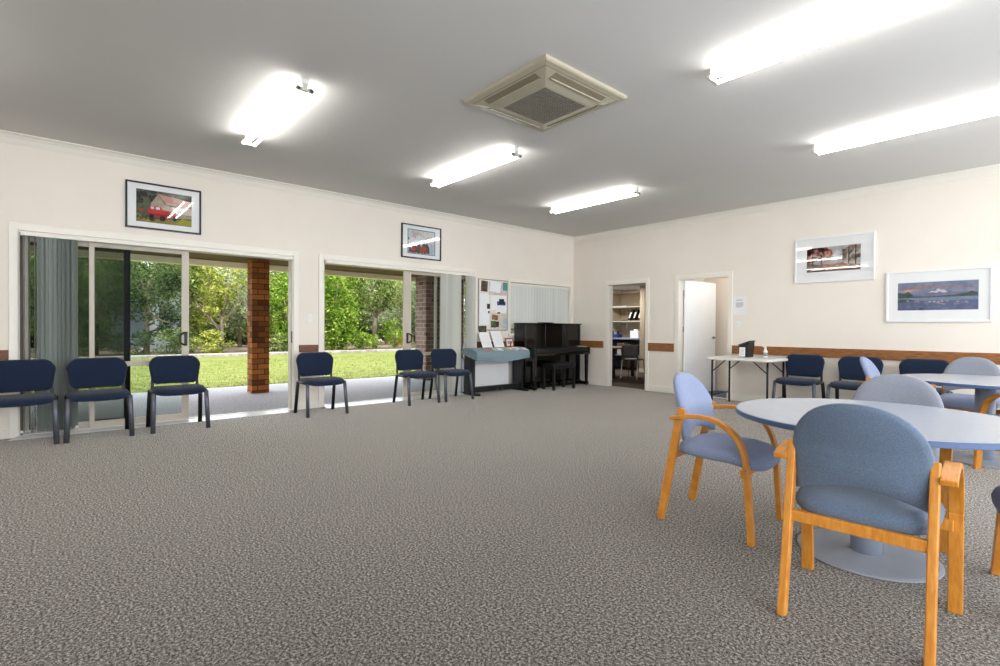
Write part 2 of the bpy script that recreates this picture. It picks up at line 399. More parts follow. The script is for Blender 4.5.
def panel(par, name, x, y0, y1, z0, z1, sl, sr, m='alu', glassm='glass', mid=None, gname='pane', top=.05, bot=.07):
    f = MB(); t = .017
    f.box(x-t, x+t, y0, y0+sl, z0, z1).box(x-t, x+t, y1-sr, y1, z0, z1)
    f.box(x-t, x+t, y0+sl, y1-sr, z0, z0+bot).box(x-t, x+t, y0+sl, y1-sr, z1-top, z1)
    if mid: f.box(x-t, x+t, y0+sl, y1-sr, mid[0], mid[1])
    fo = f.build(name, m, par, bevel=.003)
    B(x-.003, x+.003, y0+sl-.005, y1-sr+.005, z0+bot-.005, z1-top+.005).build(gname, glassm, fo)
    return fo

def handle(par, x, y, z, d=-1):
    m = MB(); m.tube([(x+.005, y, z-.075), (x+.025, y+d*.03, z-.07), (x+.035, y+d*.06, z-.045), (x+.038, y+d*.064, z), (x+.035, y+d*.06, z+.045), (x+.025, y+d*.03, z+.07), (x+.005, y, z+.075)], .012, 10)
    m.box(x, x+.01, y-.017, y+.017, z-.085, z+.085)
    return m.build('handle', 'black', par, bevel=.003)

dA = thing('door_1', 'wide glass sliding door with grey blind, open onto the lawn beside the brown brick pillar', 'sliding door', (0, 0, 0), kind='structure')
architrave(dA, SA0, SA1, HD)
m = MB(); m.box(-.12, -.02, SA0, SA0+.03, 0, HD-.01)
m.build('side_jamb', 'alub', dA, bevel=.002)
B(-.12, -.02, SA1-.03, SA1-.012, 0, HD-.01).build('side_jamb', 'alu', dA, bevel=.002)
B(-.12, -.02, SA0+.02, SA1-.02, HD-.055, HD-.013).build('head_track', 'alu', dA)
m = MB(); m.box(-.13, .0, SA0, SA1, -.05, .014); m.box(-.13, -.02, SA0, SA1, .014, .022); m.prism([(0, SA0-.005, 0), (0, SA0-.005, .018), (.15, SA0-.07, .003), (.15, SA0-.07, 0)], (0, 2.72, 0))
m.build('door_sill', 'sill', dA, bevel=.003)
panel(dA, 'fixed_panel', -.095, SA0+.03, -7.985, .02, HD-.05, .045, .045, mid=(.69, .745))
sp = panel(dA, 'sliding_panel', -.055, -8.035, -7.085, .02, HD-.05, .045, .075, mid=(.69, .745))
handle(sp, -.038, -7.12, 1.0, -1)
panel(dA, 'screen_panel', -.135, SA0+.03, -7.66, .02, HD-.05, .05, .062, 'dark', 'mesh', gname='insect_mesh')
B(-.03, -.005, SA1-.022, SA1-.012, .93, 1.09).build('latch', 'black', dA)

dB = thing('door_2', 'glass sliding door with pale blinds gathered beside the pinboard, open onto the lawn', 'sliding door', (0, 0, 0), kind='structure')
architrave(dB, SB0, SB1, HD)
m = MB(); m.box(-.12, -.02, SB0+.012, SB0+.03, 0, HD-.01).box(-.12, -.02, SB1-.03, SB1-.012, 0, HD-.01)
m.build('side_jamb', 'alu', dB, bevel=.002)
B(-.12, -.02, SB0+.02, SB1-.02, HD-.055, HD-.013).build('head_track', 'alu', dB)
m = MB(); m.box(-.13, .0, SB0, SB1, -.05, .014); m.box(-.13, -.02, SB0, SB1, .014, .022); m.prism([(0, SB0+.0, 0), (0, SB0+.0, .018), (.15, SB0+.0, .003), (.15, SB0+.0, 0)], (0, 2.70, 0))
m.build('door_sill', 'sill', dB, bevel=.003)
panel(dB, 'fixed_panel', -.095, -3.47, SB1-.03, .02, HD-.05, .045, .045, mid=(.69, .745))
sp = panel(dB, 'sliding_panel', -.055, -4.095, -3.33, .02, HD-.05, .14, .05, mid=(.69, .745))
handle(sp, -.038, -4.03, .98, 1)

# vertical blinds
def blind(name, label, y0, y1, z0, z1, vanes, m, wd=.089, x=.035, xo=.035):
    t = thing(name, label, 'vertical blind', (0, 0, 0))
    B(x-.02, x+.02, y0, y1, z1, z1+.04).build('headrail', 'trim', t, bevel=.004)
    v = MB()
    for yc, ang in vanes:
        R = Matrix.Translation((xo, yc, 0)) @ Matrix.Rotation(ang, 4, 'Z')
        pts = []
        for k in range(5):
            s_ = (k/4-.5)*wd; bow = .006*(1-(2*s_/wd)**2)
            pts.append((bow, s_))
        v.add([R @ Vector((a, b, z)) for z in (z0, z1) for a, b in pts], [(k, k+1, k+6, k+5) for k in range(4)])
    v.build('vanes', m, t, smooth=True)
    ch = MB()
    ys = sorted(a for a, _ in vanes)
    ch.tube([(xo+.01, ys[0], z0+.012), (xo+.01, ys[-1], z0+.012)], .002, 6)
    for yc in ys: ch.box(xo-.006, xo+.006, yc-.03, yc+.03, z0-.004, z0+.022)
    ch.build('bottom_chain', 'white', t)
    return t
van = [(-8.555, 1.5), (-8.515, 1.7), (-8.475, 1.55)]
y = -8.43
while y < -8.13:
    van.append((y, random.choice((.75, .9, .6)))); y += .034
blind('vertical_blind', 'grey vertical blind gathered at the end of the wide sliding door behind the end chairs', SA0+.02, SA1-.02, .05, HD-.055, van, 'blindA')
van = []
y = -3.38
while y < -3.05:
    van.append((y, -.5+random.uniform(-.35, .35))); y += .046
for yy in (-3.0, -2.95, -2.90): van.append((yy, .93))
for yy in (-2.86, -2.815, -2.77, -2.735): van.append((yy, -.5+random.uniform(-.2, .2)))
blind('vertical_blind', 'pale vertical blind drawn aside at the sliding door next to the pinboard', SB0+.02, SB1-.02, .05, HD-.055, van, 'blindB')
van = [(WC0+.06+i*.078, -.3) for i in range(21)]
win = thing('window_1', 'wide window above the upright piano, covered by a blind', 'window', (0, 0, 0), kind='structure')
m = MB(); a0, a1 = WC0, WC1
m.box(0, .018, a0-.05, a0, WZ0-.05, WZ1+.06).box(0, .018, a1, a1+.06, WZ0-.05, WZ1+.06).box(0, .018, a0, a1, WZ1, WZ1+.06).box(-.1, .05, a0-.05, a1+.05, WZ0-.04, WZ0)
m.box(-.1, 0, a0, a0+.012, WZ0, WZ1).box(-.1, 0, a1-.012, a1, WZ0, WZ1)
m.build('window_frame', 'trim', win, bevel=.003)
m = MB(); x = -.09
m.box(x-.02, x+.02, a0+.012, a0+.05, WZ0, WZ1).box(x-.02, x+.02, a1-.05, a1-.012, WZ0, WZ1).box(x-.02, x+.02, a0, a1, WZ0, WZ0+.04).box(x-.02, x+.02, a0, a1, WZ1-.04, WZ1).box(x-.02, x+.02, -1.0, -.95, WZ0, WZ1)
m.build('window_sash', 'alu', win); B(-.093, -.087, a0+.04, a1-.04, WZ0+.03, WZ1-.03).build('pane', 'glass', win)
blind('vertical_blind', 'closed off white vertical blind over the window behind the upright piano', WC0+.02, WC1-.02, WZ0+.01, WZ1-.05, van, 'blindC', wd=.089, x=-.03, xo=-.03)

# light switches and notes
def switch(label, loc, rz):
    t = thing('light_switch', label, 'light switch', loc, rz)
    B(-.038, .038, -.008, 0, -.06, .06).build('plate', 'white', t, bevel=.003)
    for k in (-.016, .016): B(-.009, .009, -.012, -.008, k-.011, k+.011).build('rocker', 'trim', t, bevel=.001)
switch('white light switch plate between the two sliding doors', (0, -5.625, 1.265), PI/2)
switch('white light switch plate below the pinned notice by the open white door', (3.49, 0, 1.225), 0)
nt_ = thing('wall_notice', 'white printed notice on the wall right of the open white door', 'notice', (3.515, -.001, 1.54))
B(-.1, .1, -.002, 0, -.15, .15).build('sheet', 'paper', nt_)
m = MB(); m.box(-.055, .055, -.0032, -.002, .085, .095)
for k in range(6): m.box(-.06, .06-.03*(k == 5), -.0032, -.002, .045-k*.014, .051-k*.014)
m.build('printed_text', 'papergrey', nt_)

# ------------------------------------------------------------------ doorways and rooms behind
def doorframe(nm, x0, x1, label):
    t = thing(nm, label, 'doorway', (0, 0, 0), kind='structure')
    m = MB(); wd = .068
    m.box(x0-wd, x0, -.018, 0, 0, DH+wd).box(x1, x1+wd, -.018, 0, 0, DH+wd).box(x0, x1, -.018, 0, DH, DH+wd)
    m.build('architrave', 'trim', t, bevel=.003)
    m = MB(); m.box(x0-.001, x0+.008, -.012, .125, 0, DH).box(x1-.008, x1+.001, -.012, .125, 0, DH).box(x0, x1, -.012, .13, DH-.018, DH+.001)
    m.build('jamb', 'trim', t, bevel=.002)
    return t
doorframe('door_3', D1a, D1b, 'open doorway to the storeroom with shelves')
t = doorframe('door_4', D2a, D2b, 'doorway with a white door swung open inward')
lf = B(0, .83, -.036, 0, .01, DH-.025).build('door_leaf', 'door', t, bevel=.002)
lf.location = (D2a+.018, .13, 0); lf.rotation_euler = (0, 0, math.radians(79))
for z in (.25, 1.1, 1.75):
    MB().tube([(-.004, .003, z), (-.004, .003, z+.1)], .009, 8).build('hinge', 'chrome', lf)
m = MB(); m.tube([(.77, -.036, 1.0), (.77, -.044, 1.0)], .026, 16); m.tube([(.77, -.044, 1.0), (.77, -.085, 1.0), (.66, -.088, 1.0)], .009, 8)
m.build('door_handle', 'chrome', lf, smooth=False)
# small room behind white door
m = MB(); m.box(2.3, 2.36, .12, 1.2, 0, 2.5).box(3.6, 3.66, .12, 1.2, 0, 2.5).box(2.3, 3.66, 1.1, 1.2, 0, 2.5).box(2.3, 3.66, .12, 1.2, 2.45, 2.55)
struct('wall_lobby', m, 'wall', 'cream walls of the little lobby behind the white door', 'wall')
struct('floor_lobby', B(2.3, 3.66, .121, 1.2, -.1, .004), 'vinyl', 'blue vinyl floor behind the white door', 'floor')
struct('baseboard_lobby', B(2.36, 3.6, 1.085, 1.1, 0, .1), 'trim', 'white baseboard behind the white door', 'baseboard')
struct('trim_9', B(D2a, D2b, .1, .15, 0, .007), 'sill', 'metal threshold strip under the white door', 'threshold')
# storeroom
m = MB(); m.box(-2.17, -2.07, .12, 4.7, 0, 2.45).box(-2.17, 2.3, 4.6, 4.7, 0, 2.45).box(-.6, -.45, 3.4, 4.6, 0, 2.45).box(-.45, 2.3, 3.5, 3.6, 0, 2.45).box(2.2, 2.299, .12, 4.6, 0, 2.45)
m.box(-2.17, 0, .13, .2, 0, 2.45)
struct('wall_store', m, 'storewall', 'tan walls of the storeroom behind the doorway', 'wall')
struct('floor_store', B(-2.17, 2.299, .131, 4.7, -.1, 0), 'storecarpet', 'brown carpet of the storeroom', 'floor')
struct('ceiling_store', B(-2.17, 2.299, .12, 4.7, 2.3, 2.4), 'ceil', 'low ceiling of the storeroom', 'ceiling')
struct('trim_10', MB().box(-2.07, -.6, 4.52, 4.6, 2.22, 2.3).box(-2.07, -1.99, .2, 4.6, 2.22, 2.3), 'trim', 'cornice in the storeroom', 'cornice', bevel=.02)
struct('baseboard_store', B(-.61, -.44, 3.385, 3.4, 0, .1), 'trim', 'white baseboard on the storeroom wall end', 'baseboard')
def wshelf(z, label):
    t = thing('wall_shelf', label, 'shelf', (-1.33, 4.3, z))
    B(-.73, .73, -.25, .3, -.03, 0).build('board', 'shelf', t, bevel=.002)
    for s_ in (-.5, .5): MB().box(s_-.012, s_+.012, -.15, .3, -.05, -.03).box(s_-.012, s_+.012, .27, .3, -.22, -.03).build('bracket', 'white', t)
    return t
wshelf(1.80, 'upper storeroom shelf with flat papers')
wshelf(1.385, 'lower storeroom shelf holding three black binders')
for i, x in enumerate((-1.42, -1.26, -1.10)):
    t = thing('lever_arch_binder', 'black binder leaning on the storeroom shelf', 'binder', (x, 4.2, 1.405), 0, 'black binders on the storeroom shelf')
    R = Matrix.Rotation(.38, 4, 'Y')
    MB().box(-.035, .035, -.13, .13, 0, .32, R).build('cover', 'binder', t, bevel=.003)
    MB().box(-.024, .024, -.1335, -.131, .07, .24, R).build('spine_label', 'paper', t)
for i, (x, z, lab, w_) in enumerate(((-1.75, 1.80, 'flat stack of papers on the upper storeroom shelf', .5), (-1.80, 1.385, 'flat dark folders on the lower storeroom shelf', .36))):
    t = thing('paper_stack', lab, 'papers', (x, 4.2, z))
    MB().box(-w_/2, w_/2, -.13, .13, 0, .018).build('sheets', 'paper' if i == 0 else 'binder', t)
    MB().box(-w_/2+.05, w_/2-.02, -.12, .12, .018, .028).build('top_folder', 'papergrey', t)
t = thing('work_bench', 'blue grey bench along the storeroom back wall', 'bench', (-1.335, 4.0, 0))
B(-.73, .73, -.55, .59, .86, .9).build('bench_top', 'deskblue', t, bevel=.003)
B(-.73, .73, -.4, .55, .40, .43).build('lower_shelf', 'deskblue', t, bevel=.003)
for x in (-.71, .69): B(x, x+.02, -.5, .55, 0, .86).build('side_panel', 'deskblue', t)
for i, (x, z, wd, hh, lab) in enumerate(((-1.75, .43, .42, .3, 'blue storage box under the storeroom bench, toward the left end'), (-.95, .43, .5, .26, 'blue storage box under the storeroom bench, behind the grey chair'))):
    t = thing('storage_box', lab, 'box', (x, 3.85, z))
    B(-wd/2, wd/2, -.2, .2, 0, hh).build('tub', 'bluebox', t, bevel=.02)
    B(-wd/2-.01, wd/2+.01, -.21, .21, hh, hh+.03).build('lid', 'bluebox' if i == 0 else 'deskblue', t, bevel=.008)
t = thing('carton', 'small white carton under the storeroom bench beside the blue box', 'box', (-1.36, 3.75, .43)); B(-.11, .11, -.15, .15, 0, .33).build('carton_body', 'paper', t, bevel=.003); B(-.1, .1, -.153, -.15, .25, .29).build('tape', 'papergrey', t)
t = thing('tissue_carton', 'upright white carton on the storeroom bench', 'box', (-.95, 3.75, .9)); B(-.13, .13, -.09, .09, 0, .2).build('carton_body', 'paper', t, bevel=.004); B(-.05, .05, -.04, .04, .2, .24).build('tissue', 'paper', t, bevel=.015)
t = thing('supply_caddy', 'blue caddy of small supplies on the storeroom bench', 'caddy', (-1.72, 3.8, .9)); B(-.2, .2, -.12, .12, 0, .1).build('tray', 'bluebox', t, bevel=.01)
for k in range(4): MB().tube([(-.14+k*.09, 0, .02), (-.14+k*.09, .01, .15+.03*(k % 2))], .03, 10).build('bottle', ('white', 'bluebox', 'papergrey', 'black')[k], t)
t = thing('small_table', 'small brown topped table with black legs in the storeroom', 'table', (-.36, 1.88, 0))
B(-.42, .40, -.5, .42, .685, .715).build('table_top', 'tablebrown', t, bevel=.004)
for x, y_ in ((-.36, -.44), (.36, -.44), (-.36, .36), (.34, .36)): B(x-.03, x+.03, y_-.03, y_+.03, 0, .685).build('leg', 'blackmetal', t)
t = thing('stacking_chair', 'grey plastic chair with silver legs in the storeroom', 'chair', (.33, 1.74, 0), math.radians(10))
MB().pillow(superell(.21, .2, 28, 4), [(.5, .02), (.95, .015), (1, 0), (.95, -.015), (.5, -.015)], lambda u, v, t_: (u, v, .45+t_), (0, 0)).build('seat', 'greyplastic', t, smooth=True)
MB().pillow(superell(.2, .15, 28, 4), [(.5, .012), (.96, .01), (1, 0), (.96, -.01), (.5, -.01)], lambda u, v, t_: (u, -.2-.1*v+t_+.4*u*u, .64+v), (0, 0)).build('backrest', 'greyplastic', t, smooth=True)
for sx in (-1, 1):
    MB().tube([(sx*.2, .2, 0), (sx*.185, .17, .44)], .012, 8).build('leg', 'chrome', t)
    MB().tube([(sx*.2, -.24, 0), (sx*.185, -.17, .44), (sx*.19, -.22, .7)], .012, 8).build('leg', 'chrome', t)

# ------------------------------------------------------------------ fluorescent battens and air conditioner
def lamp(label, x, y, first=[None]):
    if first[0] is not None: return dup(first[0], (x, y, H), 0, label, 'fluorescent battens on the ceiling')
    t = thing('ceiling_light', label, 'ceiling light', (x, y, H), 0, 'fluorescent battens on the ceiling'); first[0] = t
    L = .80
    B(-L+.01, L-.01, -.032, .032, -.052, 0).build('batten', 'batten', t, bevel=.006)
    for s_ in (-1, 1):
        m = MB(); m.box(s_*(L-.02)-.012, s_*(L-.02)+.012, -.018, .018, -.075, -.04); m.box(s_*(L-.02)-.012, s_*(L-.02)+.012, -.062, .062, -.1, -.072)
        for q in (-.052, .052): m.tube([(s_*(L-.02)-.012, q, -.086), (s_*(L-.02)+.012, q, -.086)], .019, 12)
        m.build('lampholder', 'holder', t, bevel=.002)
    for q in (-.052, .052): MB().tube([(-L+.03, q, -.086), (L-.03, q, -.086)], .0135, 14).build('tube', 'tube', t, smooth=True)
    return t
lamp('twin tube ceiling light nearest the picture of the red vehicle', 2.36, -6.83)
lamp('twin tube ceiling light left of the ceiling air conditioner, middle of its line of three', 2.37, -4.59)
lamp('twin tube ceiling light farthest back, above the pianos', 2.37, -2.35)
lamp('twin tube ceiling light at the top edge of the photo above the front round table', 6.10, -4.61)
lamp('twin tube ceiling light above the rear round table by the two white framed pictures', 6.08, -2.33)
# one more batten of the left line hangs just outside the frame
lamp('twin tube ceiling light at the viewpoint end of the hall, out of view', 2.36, -9.15)

ac = thing('ceiling_air_conditioner', 'square cream ceiling cassette air conditioner with a grey grille', 'air conditioner', (4.155, -5.20, H))
m = MB(); hw = .485
pr = [(hw, 0), (hw, -.022), (hw-.012, -.03), (hw-.045, -.034), (.26, -.075), (.235, -.075)]
vs = []; fs = []
for r, z in pr: vs += [(-r, -r, z), (r, -r, z), (r, r, z), (-r, r, z)]
for i in range(len(pr)-1):
    for j in range(4): fs.append((i*4+j, i*4+(j+1) % 4, (i+1)*4+(j+1) % 4, (i+1)*4+j))
m.add(vs, fs); m.build('panel', 'acpanel', ac)
m = MB(); m.box(-.24, .24, -.24, .24, -.072, -.066)
for k in range(17):
    q = -.24+k*.03
    m.box(q-.004, q+.004, -.24, .24, -.078, -.072).box(-.24, .24, q-.004, q+.004, -.0785, -.0725)
m.build('intake_grille', 'acgrille', ac)
for k in range(4):
    R = Matrix.Rotation(k*PI/2, 4, 'Z')
    sl = math.atan2(.041, .18)
    def on(r): return -.034-(.44-r)/.18*.041
    a, b = .345, .41
    m = MB(); m.prism([R @ Vector((-.3, -a, on(a)-.001)), R @ Vector((.3, -a, on(a)-.001)), R @ Vector((.3, -b, on(b)-.001)), R @ Vector((-.3, -b, on(b)-.001))], (0, 0, -.002))
    so = m.build('air_slot', 'acslot', ac)
    m = MB(); m.prism([R @ Vector((-.29, -a-.004, on(a)-.004)), R @ Vector((.29, -a-.004, on(a)-.004)), R @ Vector((.29, -a-.012, on(a)-.003)), R @ Vector((-.29, -a-.012, on(a)-.003))], (0, 0, -.008))
    m.build('louvre', 'acpanel', so)
m = MB(); r0, r1 = .425, .431
for k in range(4):
    R = Matrix.Rotation(k*PI/2, 4, 'Z'); m.prism([R @ Vector((-r1, -r0, -.0375)), R @ Vector((r1, -r0, -.0375)), R @ Vector((r1, -r1, -.0365)), R @ Vector((-r1, -r1, -.0365))], (0, 0, -.001))
m.build('panel_seam', 'acslot', ac)

# ------------------------------------------------------------------ pictures
def picture(name, label, loc, rz, W, Hh, pw, ph, fm, fw_, px=0, pz=0):
    """built facing local -Y, centre at loc"""
    t = thing(name, label, 'picture', loc, rz)
    m = MB(); d = .03
    m.box(-W/2, W/2, -d, 0, Hh/2-fw_, Hh/2).box(-W/2, W/2, -d, 0, -Hh/2, -Hh/2+fw_).box(-W/2, -W/2+fw_, -d, 0, -Hh/2+fw_, Hh/2-fw_).box(W/2-fw_, W/2, -d, 0, -Hh/2+fw_, Hh/2-fw_)
    m.build('frame', fm, t, bevel=.002)
    B(-W/2+fw_, W/2-fw_, -.012, -.002, -Hh/2+fw_, Hh/2-fw_).build('mount', 'mount', t)
    B(-W/2+fw_, W/2-fw_, -.024, -.022, -Hh/2+fw_, Hh/2-fw_).build('glass', 'pglass', t)
    return t
def art(par, pw, ph, layers, px=0, pz=0):
    """layers: (material, list of (u,v) 0..1 polygons); drawn flat, each a hair in front of the last"""
    m = MB(); ms = []
    for i, (mt, polys) in enumerate(layers):
        ms.append(mt); m.cur = i
        for P in polys: m.poly([(px+(u-.5)*pw, -.0125-.0002*i, pz+(v-.5)*ph) for u, v in P])
    return m.build('print', ms, par)
def blobs(n, u0, u1, v0, v1, s, seed=0, k=7):
    r = random.Random(seed); o = []
    for _ in range(n):
        cu, cv = r.uniform(u0, u1), r.uniform(v0, v1); q = s*r.uniform(.5, 1.2)
        o.append([(min(1, max(0, cu+q*.6*r.uniform(.7, 1.2)*math.cos(2*PI*j/k))), min(1, max(0, cv+q*r.uniform(.7, 1.2)*math.sin(2*PI*j/k)))) for j in range(k)])
    return o
full = [[(0, 0), (1, 0), (1, 1), (0, 1)]]
def rect(a, b, c, d): return [(a, c), (b, c), (b, d), (a, d)]
p1 = picture('framed_picture', 'black framed picture of a red vehicle by a barn, above the wide sliding door', (0.001, -7.342, 2.545), PI/2, .75, .535, 0, 0, 'frameblack', .018)
art(p1, .55, .375, [
    (mat('print dark trees', srgb(58, 62, 56), .7, col2=srgb(92, 94, 78), vscale=30), full),
    (flat(96, 104, 62), blobs(26, 0, .3, .3, .95, .07, 1)), (flat(46, 48, 50), blobs(16, 0, .45, .6, 1, .1, 2)),
    (flat(176, 158, 136, .2), [[(.22, .3), (.26, .62), (.38, .9), (.5, .62), (.62, .55), (1, .5), (1, .25), (.6, .2)]]),
    (flat(206, 150, 138, .2), [[(.38, .92), (.98, .8), (1, .56), (.52, .62)]]),
    (flat(226, 214, 204, .1), [[(.62, .56), (1, .58), (1, .36), (.7, .36)]]),
    (flat(150, 136, 66), [[(0, 0), (1, 0), (1, .2), (.6, .16), (.3, .12), (0, .26)]]),
    (flat(176, 168, 56), [[(.7, .04), (1, .02), (1, .2), (.82, .22)]]), (flat(90, 82, 60), blobs(14, 0, .3, .02, .2, .05, 3)),
    (flat(206, 44, 36, .1), [[(.2, .26), (.2, .42), (.24, .52), (.42, .52), (.47, .43), (.7, .4), (.72, .24), (.6, .18), (.3, .2)], rect(.05, .12, .34, .4)]),
    (flat(150, 28, 26), [[(.2, .28), (.7, .3), (.7, .26), (.2, .23)]]),
    (flat(214, 222, 226), [rect(.34, .41, .43, .5), rect(.25, .31, .43, .5)]),
    (flat(36, 34, 38), [[(.46+.055*math.cos(a*PI/6), .16+.085*math.sin(a*PI/6)) for a in range(12)], [(.27+.04*math.cos(a*PI/6), .2+.07*math.sin(a*PI/6)) for a in range(12)], [(.68+.04*math.cos(a*PI/6), .2+.08*math.sin(a*PI/6)) for a in range(12)]]),
])
p2 = picture('framed_picture', 'black framed pale street scene, above the sliding door nearest the pinboard', (0.001, -3.797, 2.552), PI/2, .755, .545, 0, 0, 'frameblack', .018)
art(p2, .53, .40, [
    (mat('print pale street', srgb(196, 208, 218), .7, col2=srgb(226, 224, 222), vscale=14), full),
    (flat(120, 146, 170), [rect(0, 1, .96, 1), rect(0, .03, 0, 1), rect(0, 1, 0, .03), rect(.97, 1, 0, 1)]),
    (flat(208, 172, 166, .2), blobs(22, .1, .5, .66, .9, .05, 5)), (flat(214, 196, 190, .2), blobs(22, .45, .95, .6, .9, .05, 6)),
    (flat(112, 96, 96, .3), [[(.04, .05), (.06, .3), (.15, .2), (.2, .42), (.32, .3), (.4, .46), (.5, .3), (.56, .5), (.64, .42), (.7, .5), (.78, .3), (.8, .06)]]),
    (flat(196, 84, 58), [[(.16, .1), (.18, .3), (.26, .34), (.3, .1)], [(.46, .08), (.47, .3), (.6, .36), (.66, .26), (.64, .08)]]),
    (flat(70, 66, 70), blobs(12, .1, .75, .05, .14, .04, 8)), (flat(176, 206, 220), [[(.82, .05), (.84, .5), (.9, .42), (.92, .05)]]),
    (flat(60, 66, 76), blobs(4, .02, .1, .55, .62, .03, 9)),
])
p3 = picture('framed_picture', 'white framed picture of red autumn trees, hung higher on the doorway wall', (4.817, -.001, 2.168), 0, .98, .652, 0, 0, 'framewhite', .022)
art(p3, .66, .35, [
    (mat('print misty grey', srgb(176, 172, 168), .7, col2=srgb(206, 204, 202), vscale=12), full),
    (flat(120, 96, 80, .3), [[(0, 0), (1, 0), (1, .22), (.6, .3), (.3, .26), (0, .4)]]),
    (flat(206, 96, 72, .25), blobs(40, 0, .45, .5, .95, .12, 11)), (flat(226, 150, 128, .2), blobs(22, .05, .5, .45, .9, .08, 12)),
    (flat(196, 108, 84, .25), blobs(24, .3, .95, .1, .3, .07, 13)), (flat(158, 132, 118, .2), blobs(20, .68, 1, .4, .95, .09, 14)),
    (flat(92, 70, 62), [rect(.1, .125, .25, .8), rect(.27, .29, .25, .75), rect(.78, .8, .25, .95), rect(.9, .925, .22, 1), [(.8, .6), (.9, .9), (.89, .92), (.79, .64)]]),
    (flat(214, 214, 216), [[(.45, .3), (.56, .28), (.64, .75), (.56, .85)]]),
])
p4 = picture('framed_picture', 'white framed wide picture of a lake with mountain reflections, the lower of the two', (5.944, -.001, 1.594), 0, 1.015, .655, 0, 0, 'framewhite', .022)
art(p4, .77, .355, [
    (mat('print dusk sky', srgb(104, 124, 164), .7, col2=srgb(150, 150, 172), vscale=10), full),
    (flat(96, 108, 146, .15), [rect(0, 1, 0, .34)]), (flat(150, 130, 140, .2), [[(0, .8), (.3, .9), (.9, .84), (.95, .76), (.5, .78), (.1, .72)]]),
    (flat(206, 156, 150, .2), [[(.02, .7), (.2, .76), (.3, .72), (.12, .66)]]),
    (flat(120, 122, 152, .15), [[(0, .5), (.12, .58), (.3, .56), (.42, .66), (.5, .76), (.58, .7), (.72, .62), (1, .6), (1, .44), (0, .44)]]),
    (flat(226, 214, 218, .1), [[(.40, .62), (.45, .68), (.48, .66), (.52, .76), (.56, .7), (.59, .72), (.64, .62), (.58, .6), (.54, .66), (.5, .6), (.46, .63)]]),
    (flat(66, 84, 80, .25), [[(0, .44), (0, .66), (.08, .6), (.14, .68), (.22, .5), (.4, .48), (.7, .52), (.86, .56), (.92, .64), (1, .56), (1, .44)]]),
    (flat(120, 146, 176, .15), [[(0, .44), (1, .46), (1, .4), (.4, .36), (0, .38)]]),
    (flat(70, 88, 78, .25), [[(0, .28), (.12, .3), (.24, .36), (.12, .4), (0, .4)]]),
    (flat(168, 146, 154, .2), blobs(26, .1, .9, .2, .34, .03, 21)), (flat(214, 190, 186, .1), blobs(7, .42, .58, .2, .32, .025, 23)), (flat(110, 122, 160, .15), blobs(14, .1, .95, .02, .14, .05, 22)),
])

# ------------------------------------------------------------------ pinboard
pb = thing('pinboard', 'wall pinboard covered in papers and cards between the sliding door and the window', 'pinboard', (.001, -2.25, 1.578), PI/2)
B(-.345, .345, -.014, 0, -.46, .46).build('board', 'cork', pb)
m = MB(); m.box(-.352, .352, -.018, 0, .455, .468).box(-.352, .352, -.018, 0, -.468, -.455).box(-.352, -.34, -.018, 0, -.455, .455).box(.34, .352, -.018, 0, -.455, .455)
m.build('frame', 'chrome', pb)
cards = [(-.30, -.05+.0, -.18+.0, .28, 'paper', 0), ]
def card(u0, u1, v0, v1, m, d=0, rot=0, nm='notice_sheet'):
    cu, cv = (u0+u1)/2, (v0+v1)/2
    R = Matrix.Translation((cu*.69-.345, 0, cv*.92-.46)) @ Matrix.Rotation(rot, 4, 'Y')
    w2, h2 = (u1-u0)*.345, (v1-v0)*.46
    return MB().box(-w2, w2, -.0165-d, -.0142-d, -h2, h2, R).build(nm, m, pb)
photo_d = flat(96, 86, 72, .5, 12); photo_b = flat(52, 88, 150, .35, 18); photo_m = flat(150, 110, 90, .5, 25)
card(.08, .3, .76, .97, photo_d, 0, .05, 'photo_print'); card(.34, .98, .7, .95, flat(226, 208, 204, .15), 0)
card(.38, .76, .76, .97, 'paper', .002, .12); card(.84, 1.0, .8, .97, flat(92, 158, 158, .1), .002, 0, 'colour_card')
card(.05, .36, .42, .72, 'paper'); card(.03, .36, .1, .42, 'paper', .001); card(.42, .62, .4, .7, 'paper'); card(.6, .96, .34, .7, 'paper', .002)
card(.63, .93, .5, .58, photo_b, .0045, 0, 'photo_print'); card(.7, .88, .53, .63, flat(52, 50, 58, .3), .006, 0, 'photo_print')
card(.28, .38, .42, .52, flat(60, 52, 50, .4), .004, 0, 'photo_print'); card(.32, .37, .33, .38, flat(70, 60, 56, .3), .003, 0, 'photo_print')
card(.4, .98, .02, .34, flat(228, 214, 196, .12), 0); card(.46, .66, .2, .3, photo_m, .002, .1, 'photo_print'); card(.42, .6, .05, .18, flat(84, 104, 66, .5, 25), .002, 0, 'photo_print')
card(.58, .7, .06, .17, flat(70, 64, 70, .5), .003, 0, 'photo_print'); card(.84, .98, .04, .24, flat(186, 206, 220, .15), .002, 0, 'colour_card'); card(.64, .74, .33, .36, flat(50, 50, 52), .004, 0, 'photo_print')
card(.0, .26, -.075, .08, flat(90, 84, 70, .5, 15), .004, 0, 'photo_print')

